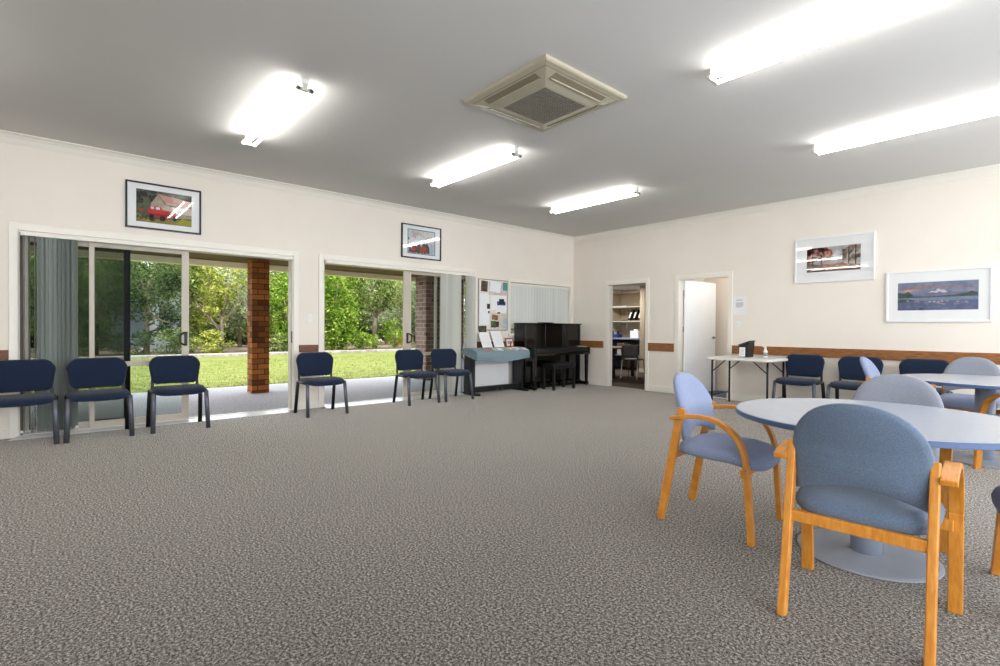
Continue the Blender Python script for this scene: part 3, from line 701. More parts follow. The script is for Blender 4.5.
# ------------------------------------------------------------------ upright piano and bench
up = thing('upright_piano', 'black polished upright piano in the corner below the blind covered window', 'piano', (.0, -.97, 0))
W2 = .79
m = MB()
for s_ in (-1, 1):
    a = s_*W2; b = s_*(W2-.035)
    m.box(.06, .36, min(a, b), max(a, b), .02, 1.23)
m.box(.06, .10, -W2+.03, W2-.03, .02, 1.23)
m.build('case', 'piano', up, bevel=.005)
B(.05, .38, -W2-.012, W2+.012, 1.23, 1.255).build('top_lid', 'piano', up, bevel=.006)
B(.2, .39, -.3, -.06, 1.2555, 1.27).build('lid_hinge_panel', 'pianomat', up, bevel=.003)
for k in range(3):
    y0 = -W2+.04+k*(2*W2-.08)/3; B(.325, .348, y0+.012, y0+(2*W2-.08)/3-.012, .80, 1.215).build('upper_panel', 'piano', up, bevel=.006)
B(.30, .326, -W2+.035, W2-.035, .78, 1.23).build('upper_board', 'piano', up)
B(.28, .31, -W2+.035, W2-.035, .12, .66).build('lower_panel', 'piano', up, bevel=.006)
B(.10, .40, -W2+.02, W2-.02, .02, .11).build('plinth', 'piano', up, bevel=.005)
m = MB(); m.box(.3, .62, -W2, W2, .64, .69)
m.box(.3, .62, -W2, -W2+.05, .69, .78).box(.3, .62, W2-.05, W2, .69, .78)
m.build('key_bed', 'piano', up, bevel=.006)
m = MB(); m.prism([(.33, -W2+.055, .80), (.40, -W2+.055, .805), (.60, -W2+.055, .775), (.615, -W2+.055, .70), (.60, -W2+.055, .70), (.585, -W2+.055, .757), (.39, -W2+.055, .787), (.33, -W2+.055, .785)], (0, 2*W2-.11, 0))
m.build('fallboard', 'pianomat', up, bevel=.003)
B(.598, .616, -.42, .12, .66, .745).build('lock_rail', 'pianomat', up, bevel=.003)
B(.40, .58, W2-.2, W2-.06, .79, .803).build('folded_cloth', 'ivory', up, bevel=.004)
for s_ in (-1, 1):
    y_ = s_*(W2-.05)
    lg = MB(); lg.prism([(.535, y_-.03, .645), (.595, y_-.03, .645), (.595, y_+.03, .645), (.535, y_+.03, .645)], (0, 0, -.05))
    for i, (a, z0, z1) in enumerate(((.03, .6, .1),)):
        vs = [(.565+sx*a*k, y_+sy*a*k, z) for z, k in ((.6, 1), (.09, .75)) for sx, sy in ((-1, -1), (1, -1), (1, 1), (-1, 1))]
        lg.add(vs, [(3, 2, 1, 0), (4, 5, 6, 7), (0, 1, 5, 4), (1, 2, 6, 5), (2, 3, 7, 6), (3, 0, 4, 7)])
    lg.build('leg', 'piano', up, bevel=.004)
    B(.2, .6, y_-.035, y_+.035, .025, .09).build('toe_block', 'piano', up, bevel=.008)
    MB().tube([(.56, y_-.012, .014), (.56, y_+.012, .014)], .014, 12).build('caster', 'brass', up)
for k in (-.1, 0, .1):
    MB().strip([(.40, k, .06), (.46, k, .062), (.52, k, .05)], .04, .012, (0, 1, 0)).build('pedal', 'brass', up, bevel=.004)
bn = thing('piano_bench', 'black piano bench standing at the upright piano', 'bench', (.60, -1.09, 0))
MB().pillow(superell(.17, .33, 40, 8), [(.3, .05), (.9, .046), (.985, .035), (1, .015), (1, 0), (.9, -.002)], lambda u, v, t_: (u, v, .455+t_), (0, 0)).build('seat', 'pianomat', bn, smooth=True)
B(-.15, .15, -.3, .3, .40, .452).build('apron', 'pianomat', bn, bevel=.003)
for x in (-.13, .13):
    for y_ in (-.28, .28): B(x-.022, x+.022, y_-.022, y_+.022, 0, .42).build('leg', 'pianomat', bn, bevel=.003)

# ------------------------------------------------------------------ digital piano under its cloth
dp = thing('digital_piano', 'black digital piano with a teal cloth cover, beside the sliding door', 'piano', (0, -2.385, 0))
W3 = .60
for s_ in (-1, 1):
    y_ = s_*(W3-.03)
    B(.10, .36, y_-.022, y_+.022, .03, .62).build('side_panel', 'pianomat', dp, bevel=.004)
    B(.07, .50, y_-.03, y_+.03, 0, .045).build('foot', 'pianomat', dp, bevel=.012)
B(.10, .46, -W3+.01, W3-.01, .59, .74).build('keyboard_case', 'pianomat', dp, bevel=.008)
B(.22, .30, -W3+.05, W3-.05, .04, .13).build('pedal_box', 'pianomat', dp, bevel=.006)
for k in (-.06, .06): MB().strip([(.29, k, .075), (.35, k, .077), (.39, k, .062)], .034, .01, (0, 1, 0)).build('pedal', 'chrome', dp, bevel=.003)
# teal cover: top + skirt with drape swags
n1, n2 = 40, 10
cv = MB(); vs = []; fs = []
Ws = W3+.02
def cov(u, j):
    y_ = -Ws+2*Ws*u
    prof = [(.075, .70), (.075, .80), (.20, .805), (.30, .80), (.40, .775), (.468, .76), (.492, .72), (.497, .68), (.493, .64), (.486, .60)]
    x, z = prof[j]
    sag = math.sin(PI*u)
    if j >= 5:
        x += .014*sag*math.sin((z*30)+u*3)*(j-4)/3+.012*sag
    if j == 9: z = .60-.03*math.sin(PI*min(1, u*1.15))+.05*max(0, u-.8)*5*.4
    if j == 8: z = .64-.012*sag
    return (x, y_, z)
for i in range(n1+1):
    for j in range(n2): vs.append(cov(i/n1, j))
for i in range(n1):
    for j in range(n2-1): fs.append((i*n2+j, (i+1)*n2+j, (i+1)*n2+j+1, i*n2+j+1))
fs.append(tuple(range(n2))[::-1]); fs.append(tuple(n1*n2+j for j in range(n2)))
cv.add(vs, fs)
tag(cv.build('piano_cover', 'teal', None, smooth=False, loc=(0, -2.385, 0)), 'teal cloth cover draped over the digital piano', 'cloth cover')
for p in bpy.data.objects['piano_cover'].data.polygons: p.use_smooth = len(p.vertices) == 4
def leaning(label, y, wd, hh, x0, lean, name='sheet_music', mt='paper'):
    t = thing(name, label, 'sheet music', (x0, y, .806))
    R = Matrix.Rotation(PI/2, 4, 'Z') @ Matrix.Rotation(-lean, 4, 'X')
    MB().box(-wd/2, wd/2, -.003, 0, 0, hh, R).build('page', mt, t)
    m = MB()
    for k in range(9): m.box(-wd*.38, wd*.38, -.0042, -.003, hh*(.16+k*.08), hh*(.16+k*.08)+.002, R)
    m.build('stave_lines', 'papergrey', t)
    return t
leaning('white music sheet leaning on the wall above the teal cover, nearer the sliding door', -2.52, .235, .30, .19, .45)
leaning('white music sheet leaning on the wall above the teal cover, nearer the photo frame', -2.24, .24, .32, .19, .42)
t = thing('photo_frame', 'small orange timber photo frame standing on the teal cover', 'photo frame', (.21, -2.00, .804), PI/2)
R = Matrix.Rotation(-.25, 4, 'X')
m = MB(); m.box(-.1, .1, -.012, 0, 0, .025, R).box(-.1, .1, -.012, 0, .145, .17, R).box(-.1, -.075, -.012, 0, .02, .15, R).box(.075, .1, -.012, 0, .02, .15, R)
m.build('frame', 'pwood', t, bevel=.002); MB().box(-.08, .08, -.006, -.002, .02, .15, R).build('photo', 'paper', t); MB().box(-.015, .015, 0, .004, .0, .12, Matrix.Rotation(.35, 4, 'X')).build('easel_back', 'pwood', t)
MB().box(-.05, .05, -.0068, -.006, .055, .115, R).build('photo_print', 'papergrey', t)
for i, (x, y_, rz, mt, lab) in enumerate(((.40, -2.70, .3, flat(200, 130, 120), 'pink leaflet lying on the teal cover at its end by the door'), (.41, -2.48, -.2, 'paper', 'white leaflet lying flat on the teal cover below the first music sheet'), (.40, -2.22, .15, flat(214, 210, 170), 'cream leaflet lying on the teal cover below the second music sheet'), (.41, -2.07, .5, 'paper', 'white leaflet lying on the teal cover in front of the photo frame'), (.40, -1.88, -.3, 'paper', 'white leaflet lying on the teal cover nearest the upright piano'))):
    t = thing('leaflet', lab, 'leaflet', (x, y_, .782), rz)
    R = Matrix.Rotation(.26, 4, 'Y')
    MB().box(-.07, .07, -.1, .1, 0, .003, Matrix.Rotation(-rz, 4, 'Z') @ R @ Matrix.Rotation(rz, 4, 'Z')).build('page', mt, t)
    MB().box(-.05, .05, -.08, .0, .003, .0036, Matrix.Rotation(-rz, 4, 'Z') @ R @ Matrix.Rotation(rz, 4, 'Z')).build('printed_text', 'papergrey', t)
t = thing('display_board', 'pale flat board standing on edge behind the digital piano', 'board', (.045, -2.44, 0)); B(-.014, .014, -.56, .56, 0, .62).build('board_face', 'deskblue', t, bevel=.004); B(.0142, .016, -.54, .54, .03, .6).build('laminate', 'paper', t)
t = thing('potted_plant', 'tiny potted plant on the window sill beside the upright piano', 'plant', (.02, -1.76, WZ0), 0)
MB().lathe([(.028, 0), (.036, .06), (.034, .06)], 16).build('pot', 'holder', t, smooth=False)
m = MB(); r = random.Random(3)
for k in range(26):
    a = r.uniform(0, 2*PI); l = r.uniform(.03, .06); z = .055; c, s_ = math.cos(a), math.sin(a)
    m.add([(0, 0, z), (c*l*.5-s_*.008, s_*l*.5+c*.008, z+.03), (c*l, s_*l, z+r.uniform(.01, .06)), (c*l*.5+s_*.008, s_*l*.5-c*.008, z+.03)], [(0, 1, 2, 3)])
m.build('leaves', 'leafB', t)

# ------------------------------------------------------------------ navy stacking chairs
def rounded_back(hw, z0, z1, rtop, rbot, n=8, bow=.03):
    """outline (u,v) counter-clockwise: rounded corners, lower edge bowed"""
    pts = []
    def arc(cx, cy, r, a0, a1):
        for k in range(n+1):
            a = a0+(a1-a0)*k/n; pts.append((cx+r*math.cos(a), cy+r*math.sin(a)))
    arc(hw-rtop, z1-rtop, rtop, 0, PI/2); arc(-hw+rtop, z1-rtop, rtop, PI/2, PI)
    arc(-hw+.02+rbot, z0+rbot, rbot, PI, 1.5*PI); arc(hw-.02-rbot, z0+rbot, rbot, 1.5*PI, 2*PI)
    out = []
    for u, v in pts:
        if v > (z0+z1)/2: v += -.03*(u/hw)**2+.01
        else: v += -bow*(1-(u/hw)**2)+.01
        out.append((u, v))
    # subdivide long edges
    res = []
    for i in range(len(out)):
        a, b = out[i], out[(i+1) % len(out)]; d = math.hypot(a[0]-b[0], a[1]-b[1]); k = max(1, int(d/.05))
        for j in range(k): res.append((a[0]+(b[0]-a[0])*j/k, a[1]+(b[1]-a[1])*j/k))
    return res
def make_navy(label, loc, rz, group):
    t = thing('stacking_chair', label, 'chair', loc, rz, group)
    # local: faces +Y; rear feet y=-.215, front feet y=+.235, half width .262
    MB().pillow(rounded_back(.256, .488, .807, .09, .06, bow=.024), [(.4, .034), (.86, .03), (.965, .02), (1, 0), (.97, -.014), (.8, -.018), (.4, -.018)],
                lambda u, v, t_: (u, -.215-.16*(v-.55)+t_+.55*u*u, v), (0, .67)).build('backrest', 'navy', t, smooth=True)
    st = superell(.252, .215, 48, 5)
    def seat_fn(u, v, t_):
        drop = -.028*max(0, (v-.06)/.155)**2
        return (u*(1+.02*v/.2), v+.04, .436+t_+drop+.008*(u/.25)**2)
    MB().pillow(st, [(.3, .036), (.75, .034), (.93, .026), (.99, .008), (1, -.006), (.96, -.022), (.5, -.026)], seat_fn, (0, 0)).build('seat', 'navy', t, smooth=True)
    for sx in (-1, 1):
        MB().tube([(sx*.262, .245, 0), (sx*.252, .205, .30), (sx*.248, .19, .425)], 0.0175, 12, ry=.023).build('leg', 'gunmetal', t, smooth=True)
        MB().tube([(sx*.258, -.225, 0), (sx*.252, -.17, .30), (sx*.248, -.15, .425)], 0.0175, 12, ry=.023).build('leg', 'blackmetal', t, smooth=True)
        MB().tube([(sx*.248, .20, .422), (sx*.248, -.16, .422)], .013, 10, ry=.018).build('seat_rail', 'blackmetal', t, smooth=True)
        MB().strip([(sx*.225, -.10, .425), (sx*.225, -.165, .43), (sx*.222, -.192, .47), (sx*.218, -.2, .56), (sx*.215, -.215, .68)], .03, .008).build('back_support', 'blackmetal', t, bevel=.002)
    return t
GW = 'navy chairs along the sliding door wall'; GB = 'navy chairs along the doorway wall'
nv = make_navy('navy fabric chair at the left edge of the photo, farthest from the pianos', (.385, -8.565, 0), -PI/2, GW)
dup(nv, (.385, -7.97, 0), -PI/2, 'navy fabric chair in front of the gathered grey blind, second along from the left edge', GW)
dup(nv, (.39, -7.265, 0), -PI/2-.01, 'navy fabric chair standing alone before the wide sliding door, under its handle', GW)
dup(nv, (.468, -5.645, 0), -PI/2, 'navy fabric chair on the pier between the two sliding doors', GW)
dup(nv, (.43, -4.145, 0), -PI/2, 'navy fabric chair by the second sliding door, the one farther from the pianos', GW)
dup(nv, (.445, -3.50, 0), -PI/2, 'navy fabric chair next to the teal covered piano', GW)
dup(nv, (4.53, -.40, 0), PI, 'navy fabric chair right beside the folding table', GB)
dup(nv, (5.20, -.40, 0), PI, 'navy fabric chair half hidden by a light blue chair back, second from the folding table', GB)
dup(nv, (5.87, -.40, 0), PI, 'navy fabric chair behind the rear round table, third from the folding table', GB)

# ------------------------------------------------------------------ armchairs
def make_arm(label, loc, rz, group, fab):
    t = thing('armchair', label, 'chair', loc, rz, group)
    out = []
    n = 22
    for k in range(n+1):
        a = PI*k/n; c, s_ = math.cos(a), math.sin(a)
        out.append((.230*math.copysign(abs(c)**(2/2.3), c), .66+.22*abs(s_)**(2/2.1)))
    out += [(-.230, .62), (-.229, .57), (-.226, .53), (-.219, .492)]
    m_ = 10
    for k in range(m_+1):
        u = -.205+.41*k/m_; out.append((u, .489+.055*(1-(u/.222)**2)))
    out += [(.219, .492), (.226, .53), (.229, .57), (.230, .62)]
    MB().pillow(out, [(.3, .03), (.75, .028), (.92, .022), (.985, .008), (1, -.004), (.975, -.018), (.88, -.026), (.4, -.03)],
                lambda u, v, t_: (u, -.118-.16*max(0, v-.52)-.20*max(0, v-.7)+t_+.62*u*u, v), (0, .69)).build('backrest', fab, t, smooth=True)
    st = superell(.24, .25, 56, 4.5)
    def seat_fn(u, v, t_):
        f = max(0, (v-.05)/.195)
        return (u*(1-.03*max(0, -v/.25)), v+.088, .438+t_-.03*f*f+.012*(u/.25)**2*(1 if v < .1 else .5)+.006*max(0, -v/.2))
    MB().pillow(st, [(.2, .05), (.6, .046), (.86, .035), (.96, .018), (1, -.005), (.985, -.028), (.93, -.04), (.5, -.042)], seat_fn, (0, 0)).build('seat', fab, t, smooth=True)
    for sx in (-1, 1):
        x = sx*.266
        MB().strip([(x, .30, 0), (x, .286, .2), (x, .274, .37), (x, .27, .42)], .048, .03).build('leg', 'beech', t, bevel=.004)
        pth = [(x, .27, .42), (x, .263, .46), (x, .25, .505), (x, .232, .542), (x, .207, .577), (x, .172, .608), (x, .128, .634), (x, .075, .65), (x, .016, .655), (x, -.06, .648), (x, -.11, .638), (x, -.155, .626)]
        MB().strip(pth, .05, .023).build('armrest', 'beech', t, bevel=.004)
        MB().strip([(sx*.229, -.232, 0), (sx*.228, -.17, .35), (sx*.228, -.135, .55), (sx*.228, -.105, .685)], .03, .046).build('leg', 'beech', t, bevel=.005)
        MB().tube([(sx*.293, .272, .40), (sx*.287, .272, .40)], .006, 10).build('bolt', 'chrome', t)
    B(-.228, .228, -.178, -.152, .374, .418).build('seat_rail', 'beech', t, bevel=.003)
    B(-.26, .26, .235, .258, .345, .392).build('seat_rail', 'beech', t, bevel=.003)
    return t
GA = 'beech framed armchairs around the round tables'
am = make_arm('light blue armchair seen from its side, at the near round table toward the room centre', (5.668, -5.245, 0), math.radians(-84.5), GA, 'blue')
dup(am, (6.564, -5.812, 0), math.radians(4), 'blue armchair in the foreground, seen from behind', GA, {'backrest': 'blueshade', 'seat': 'blueshade'})
dup(am, (6.395, -4.50, 0), math.radians(183), 'grey blue armchair tucked under the far side of the near round table', GA, {'backrest': 'bluegrey', 'seat': 'bluegrey'})
dup(am, (7.225, -5.105, 0), math.radians(101.5), 'armchair at the near table cut off by the photo edge, only seat front showing', GA)
dup(am, (6.975, -2.505, 0), math.radians(43), 'armchair at the rear table cut off by the photo edge, only curved arm showing', GA)
dup(am, (6.385, -1.13, 0), math.radians(180), 'light blue armchair on the far side of the rear round table, facing the room', GA, {'backrest': 'bluegrey'})
dup(am, (5.85, -1.93, 0), math.radians(-88), 'light blue armchair seen edge on, behind the grey blue chair back', GA)

# ------------------------------------------------------------------ round tables
def make_table(label, loc, R, h, group):
    t = thing('round_table', label, 'table', loc, 0, group)
    MB().lathe([(R-.012, h-.001), (R-.004, h-.001), (0.001, h)][::-1] if False else [(.001, h-.026), (R-.003, h-.026), (R-.003, h-.002), (R-.006, h), (.001, h)], 96).build('table_top', 'lam', t)
    MB().lathe([(R-.003, h-.028), (R+.001, h-.026), (R+.001, h-.004), (R-.003, h-.0015)], 96).build('edge_band', 'lamedge', t)
    MB().lathe([(.068, .012), (.068, h-.03)], 40, (-.018, 0, 0)).build('column', 'colblue', t, smooth=False)
    MB().lathe([(.29, 0), (.307, .004), (.307, .010), (.29, .014), (.10, .018), (.07, .02)], 72, (-.018, 0, 0)).build('base_plate', 'basegrey', t)
    MB().lathe([(.16, h-.04), (.16, h-.028)], 32).build('mount_plate', 'blackmetal', t)
    for o in t.children:
        if o.name.startswith('column'):
            for p in o.data.polygons: p.use_smooth = len(p.vertices) == 4
    return t
GT = 'round blue grey pedestal tables'
tb = make_table('round blue grey pedestal table in the foreground', (6.437, -5.125, 0), .635, .722, GT)
dup(tb, (6.60, -2.06, 0), 0, 'round blue grey pedestal table farther back, near the long timber rail', GT)

# ------------------------------------------------------------------ folding table with its things
ft = thing('folding_table', 'white folding trestle table with black legs against the doorway wall', 'table', (3.845, -.47, 0))
MB().pillow(superell(.475, .38, 64, 12), [(.5, 0), (.98, 0), (1, -.008), (1, -.03), (.98, -.038), (.5, -.038)], lambda u, v, t_: (u, v, .735+t_), (0, 0)).build('table_top', 'whitetop', ft, bevel=0)
for sx in (-1, 1):
    for sy in (-1, 1):
        MB().tube([(sx*.40, sy*.29, 0), (sx*.40, sy*.29, .70)], .014, 10).build('leg', 'blackmetal', ft, smooth=True)
        MB().tube([(sx*.40, sy*.28, .52), (sx*.20, sy*.28, .695)], .008, 8).build('brace', 'blackmetal', ft, smooth=True)
    MB().tube([(sx*.40, -.29, .16), (sx*.40, .29, .16)], .009, 8).build('cross_bar', 'blackmetal', ft, smooth=True)
    MB().tube([(sx*.40, -.29, .695), (sx*.40, .29, .695)], .012, 8).build('cross_bar', 'blackmetal', ft, smooth=True)
bx = thing('ballot_box', 'black wedge shaped box with a white label on the folding table', 'box', (3.80, -.36, .736), math.radians(0))
m = MB(); m.prism([(-.075, -.10, 0), (.055, -.10, 0), (.072, -.10, .235), (-.092, -.10, .175)], (0, .18, 0))
m.build('body', 'black', bx, bevel=.004)
m = MB(); m.prism([(-.098, -.11, .178), (.08, -.11, .243), (.08, -.11, .255), (-.098, -.11, .19)], (0, .20, 0)); m.build('lid', 'black', bx, bevel=.003)
B(-.078, .008, -.1045, -.1015, .01, .15).build('label_sheet', 'paper', bx)
m = MB()
for k in range(5): m.box(-.066, -.004, -.1055, -.1047, .04+k*.02, .045+k*.02)
m.build('printed_text', 'papergrey', bx)
bt = thing('spray_bottle', 'small white bottle on the folding table in front of the timber rail', 'bottle', (4.05, -.34, .736))
MB().lathe([(.028, 0), (.03, .01), (.03, .10), (.014, .125), (.014, .14)], 20).build('bottle_body', 'white', bt, smooth=True)
m = MB(); m.lathe([(.016, .138), (.016, .16), (.01, .17)], 16); m.box(-.035, .012, -.008, .008, .158, .174); m.build('cap', 'white', bt)
MB().lathe([(.0305, .03), (.0305, .08)], 20).build('label_band', 'papergrey', bt, smooth=True)

# ------------------------------------------------------------------ outside
struct('patio', B(-3.9, -.13, -16, 8, -.25, -.045), 'aggregate', 'grey exposed aggregate patio outside the sliding doors', 'patio')
struct('ground', B(-60, -3.9, -50, 60, -.5, -.12), 'mulch', 'mulched garden ground beyond the lawn', 'ground')
struct('lawn', B(-15.4, -3.9, -30, 30, -.13, -.06), 'lawn', 'flat mown green lawn beyond the patio', 'lawn')
gr = MB(); r = random.Random(4)
for k in range(26000):
    x = -3.91-9.0*(r.random()**1.6); y_ = r.uniform(-8.9, 5.0)
    a = r.uniform(0, PI); h_ = r.uniform(.015, .045)*(1 if x < -4 else 1.3); c, s_ = math.cos(a)*.006, math.sin(a)*.006; lx, ly = r.uniform(-.02, .02), r.uniform(-.02, .02)
    gr.add([(x-c, y_-s_, -.065), (x+c, y_+s_, -.065), (x+lx, y_+ly, -.06+h_)], [(0, 1, 2)])
tag(gr.build('grass', 'grass'), 'short green grass blades of the lawn', 'grass', kind='stuff')
struct('garden_kerb', B(-15.75, -15.35, -30, 30, -.15, .06), 'kerb', 'low stone kerb between the lawn and the trees', 'kerb', bevel=.03)
struct('garden_bed', B(-34, -15.75, -40, 40, -.15, .03), 'mulch', 'mulched garden bed under the trees', 'garden bed')
# eave over the patio
struct('eave_soffit', B(-3.30, -.14, -14, 6, 2.345, 2.42), 'soffit', 'brown timber soffit over the patio', 'soffit')
m = MB(); m.box(-3.30, -3.18, -14, 6, 2.238, 2.345); m.box(-3.46, -3.31, -14, 6, 2.28, 2.44)
struct('eave_beam', m, 'fascia', 'cream beam and gutter at the patio edge', 'beam', bevel=.006)
struct('roof', MB().prism([(-3.6, -14, 2.45), (-3.6, -14, 2.52), (1.5, -14, 4.2), (1.5, -14, 4.05)], (0, 20, 0)), 'shedroof', 'roof slope over the patio', 'roof')
def pillar(label, y0, y1, mt, x0=-2.86):
    o = B(x0, -2.56, y0, y1, -.05, 2.345).build('brick_pillar', mt); tag(o, label, 'pillar', kind='structure'); return o
pillar('brown brick pillar on the patio, seen through the wide sliding door', -5.70, -5.41, 'brick')
pillar('pinkish brick pillar seen through the glass next to the pale blind', -2.06, -1.0, 'brickpink', -3.0)

def tree(name, label, x, y, trunk_h, crown, n, lm, size=.15, trunk_r=.09, branches=5, seed=0, cat='tree', lean=(0, 0)):
    """crown: list of ellipsoids (dx,dy,z,rx,ry,rz)"""
    r = random.Random(seed); t = thing(name, label, cat, (x, y, .02))
    tr = MB()
    tr.tube([(0, 0, 0), (lean[0]*.3, lean[1]*.3, trunk_h*.5), (lean[0], lean[1], trunk_h)], [trunk_r*1.2, trunk_r, trunk_r*.7], 8)
    for k in range(branches):
        c = crown[k % len(crown)]; z0 = trunk_h*r.uniform(.35, 1)
        f = z0/trunk_h
        e = Vector((c[0]+r.uniform(-.5, .5)*c[3], c[1]+r.uniform(-.8, .8)*c[4], c[2]+r.uniform(-.2, .6)*c[5]))
        s0 = Vector((lean[0]*f, lean[1]*f, z0)); mid = s0.lerp(e, .5)+Vector((r.uniform(-.2, .2), r.uniform(-.2, .2), -.1))
        tr.tube([s0, mid, e], [trunk_r*.55, trunk_r*.4, trunk_r*.15], 6)
    tr.build('trunk', 'bark', t, smooth=True)
    lf_ = MB(); tot = sum(c[3]*c[4]*c[5] for c in crown)
    for c in crown:
        nn = int(n*c[3]*c[4]*c[5]/tot)
        # clumps
        cl = []
        for k in range(max(6, nn//45)):
            a = r.uniform(0, 2*PI); cz = r.uniform(-1, 1); q = math.sqrt(1-cz*cz); rad = r.uniform(.55, 1.0)
            cl.append((rad*q*math.cos(a), rad*q*math.sin(a), rad*cz))
        for k in range(nn):
            g = r.choice(cl); d = (r.gauss(0, .15), r.gauss(0, .15), r.gauss(0, .12))
            p = Vector((c[0]+(g[0]+d[0])*c[3], c[1]+(g[1]+d[1])*c[4], c[2]+(g[2]+d[2])*c[5]))
            if p.z < .03: p.z = .03+r.random()*.2
            s_ = size*r.uniform(.6, 1.3)
            u = Vector((r.gauss(0, 1), r.gauss(0, 1), r.gauss(0, .7))).normalized(); v = u.cross(Vector((r.gauss(0, 1), r.gauss(0, 1), r.gauss(0, 1)))).normalized()*.45
            lf_.add([p-u*s_*.5, p+v*s_*.5, p+u*s_*.5-Vector((0, 0, s_*.12)), p-v*s_*.5], [(0, 1, 2, 3)])
    lf_.build('foliage', lm, t)
    return t
G = 'trees and shrubs beyond the lawn'
TR = [
    # name,label,x,y,trunk,crown,n,mat,size,trunk_r,branches
    ('leafy_tree', 'dense green tree behind the gathered grey blind, at the left end of the row', -16.5, -9.3, 2.2, [(0, 0, 2.2, 1.3, 1.5, 2.0)], 3600, 'leafB', .17, .08, 5),
    ('leafy_tree', 'dark green tree seen through the glass beside the grey blind', -17.2, -7.3, 2.4, [(0, 0, 2.8, 1.4, 1.4, 2.0), (.5, -.3, 1.0, .9, .9, .9)], 4600, 'leafE', .16, .08, 6),
    ('leafy_tree', 'dark tree with a visible forked trunk behind the glass sliding panel', -17.4, -5.7, 2.2, [(0, 0, 3.1, 1.3, 1.3, 1.6), (.4, .5, 1.2, .7, .9, .8)], 4200, 'leafE', .15, .1, 9),
    ('leafy_tree', 'mid green tree behind the black door handle of the wide sliding door', -17.6, -4.35, 2.2, [(0, 0, 3.0, 1.3, 1.1, 1.8), (.3, 0, .8, .8, .8, .7)], 4200, 'leafB', .15, .09, 7),
    ('leafy_tree', 'olive yellow tree with spreading bare branches, right of the glass sliding panel', -17.2, -3.05, 1.9, [(0, -.2, 3.1, 1.2, 1.1, 1.1), (.2, -.7, 1.9, .8, .7, .7)], 2700, 'leafC', .14, .08, 12),
    ('bare_stem_shrub', 'thin stemmed shrub with many upright grey stems left of the brick pillar', -17.0, -1.95, 2.2, [(0, 0, 2.2, .9, .8, 1.1)], 900, 'leafD', .12, .05, 22),
    ('leafy_tree', 'pale green tree directly behind the brick pillar', -18.0, -1.2, 2.0, [(0, 0, 2.6, 1.2, 1.2, 2.0)], 3000, 'leafB', .14, .08, 6),
    ('leafy_tree', 'bright green tree just right of the brick pillar', -16.9, -.35, 1.8, [(0, 0, 2.0, 1.2, .95, 1.6), (.1, .1, .7, .9, .9, .7)], 4200, 'leafA', .16, .07, 5),
    ('leafy_tree', 'big bright green bushy tree at the near side of the second sliding door opening', -16.9, 1.75, 2.2, [(0, .1, 3.0, 1.3, 1.3, 1.5), (.4, -.1, 1.5, 1.2, 1.3, 1.2), (.6, .3, .6, 1.0, 1.3, .6)], 9000, 'leafA', .17, .1, 6),
    ('leafy_tree', 'tall green tree with a pale trunk in the middle of the second sliding door opening', -17.4, 4.25, 2.4, [(0, -.2, 3.3, 1.5, 1.5, 1.3), (0, 1.0, 3.0, 1.0, 1.0, 1.0)], 5200, 'leafB', .16, .12, 10),
    ('garden_shrub', 'low bright shrub at the foot of the pale trunk', -16.6, 5.0, .7, [(0, 0, .9, .7, .7, .8)], 1500, 'leafA', .13, .03, 5),
    ('leafy_tree', 'airy grey green tree against the door stile of the second sliding door', -18.2, 6.6, 2.4, [(0, 0, 2.9, 1.5, 1.4, 1.8)], 2400, 'leafD', .14, .07, 10),
    ('flowering_shrub', 'yellow flowering shrub low beside the second sliding door handle', -16.4, 5.6, .5, [(0, 0, .6, .55, .55, .5)], 800, 'leafY', .11, .03, 5),
    ('leafy_tree', 'dark green tree glimpsed between the pale blind vanes', -16.8, 9.0, 2.2, [(0, 0, 2.4, 1.4, 1.7, 2.0)], 3600, 'leafB', .17, .08, 5),
]
for i, a in enumerate(TR): tree(*a, seed=i+20, group=None) if False else tree(*a[:11], seed=i+20)
# backdrop rows deeper in the wood
BK = [(-21, -12, 'leafB'), (-22.5, -9.5, 'leafE'), (-23, -6.5, 'leafB'), (-22.5, -3.6, 'leafC'), (-23.5, -.8, 'leafD'), (-22.5, 1.9, 'leafB'), (-23, 4.8, 'leafE'), (-22.5, 7.7, 'leafD'), (-23.0, 10.6, 'leafB'), (-22, 13.5, 'leafB')]
BL = ['at the left end of the far row, above the left edge chair', 'of the far row behind the gathered grey blind', 'of the far row behind the white gabled shed', 'of the far row over the sliding panel handle', 'of the far row behind the thin stemmed shrub', 'of the far row seen over the switch side of the second opening', 'of the far row behind the pale trunk', 'of the far row behind the second sliding door handle', 'of the far row behind the pinkish brick pillar', 'of the far row past the pale blind']
for i, ((x, y_, lm), lb) in enumerate(zip(BK, BL)):
    tree('backdrop_tree', 'tall tree '+lb, x, y_, 2.6, [(0, 0, 2.6+.5*(i % 3)*.6, 1.5, 1.9, 2.3-.3*(i % 2))], 3300, lm, .21, .1, 6, seed=60+i)
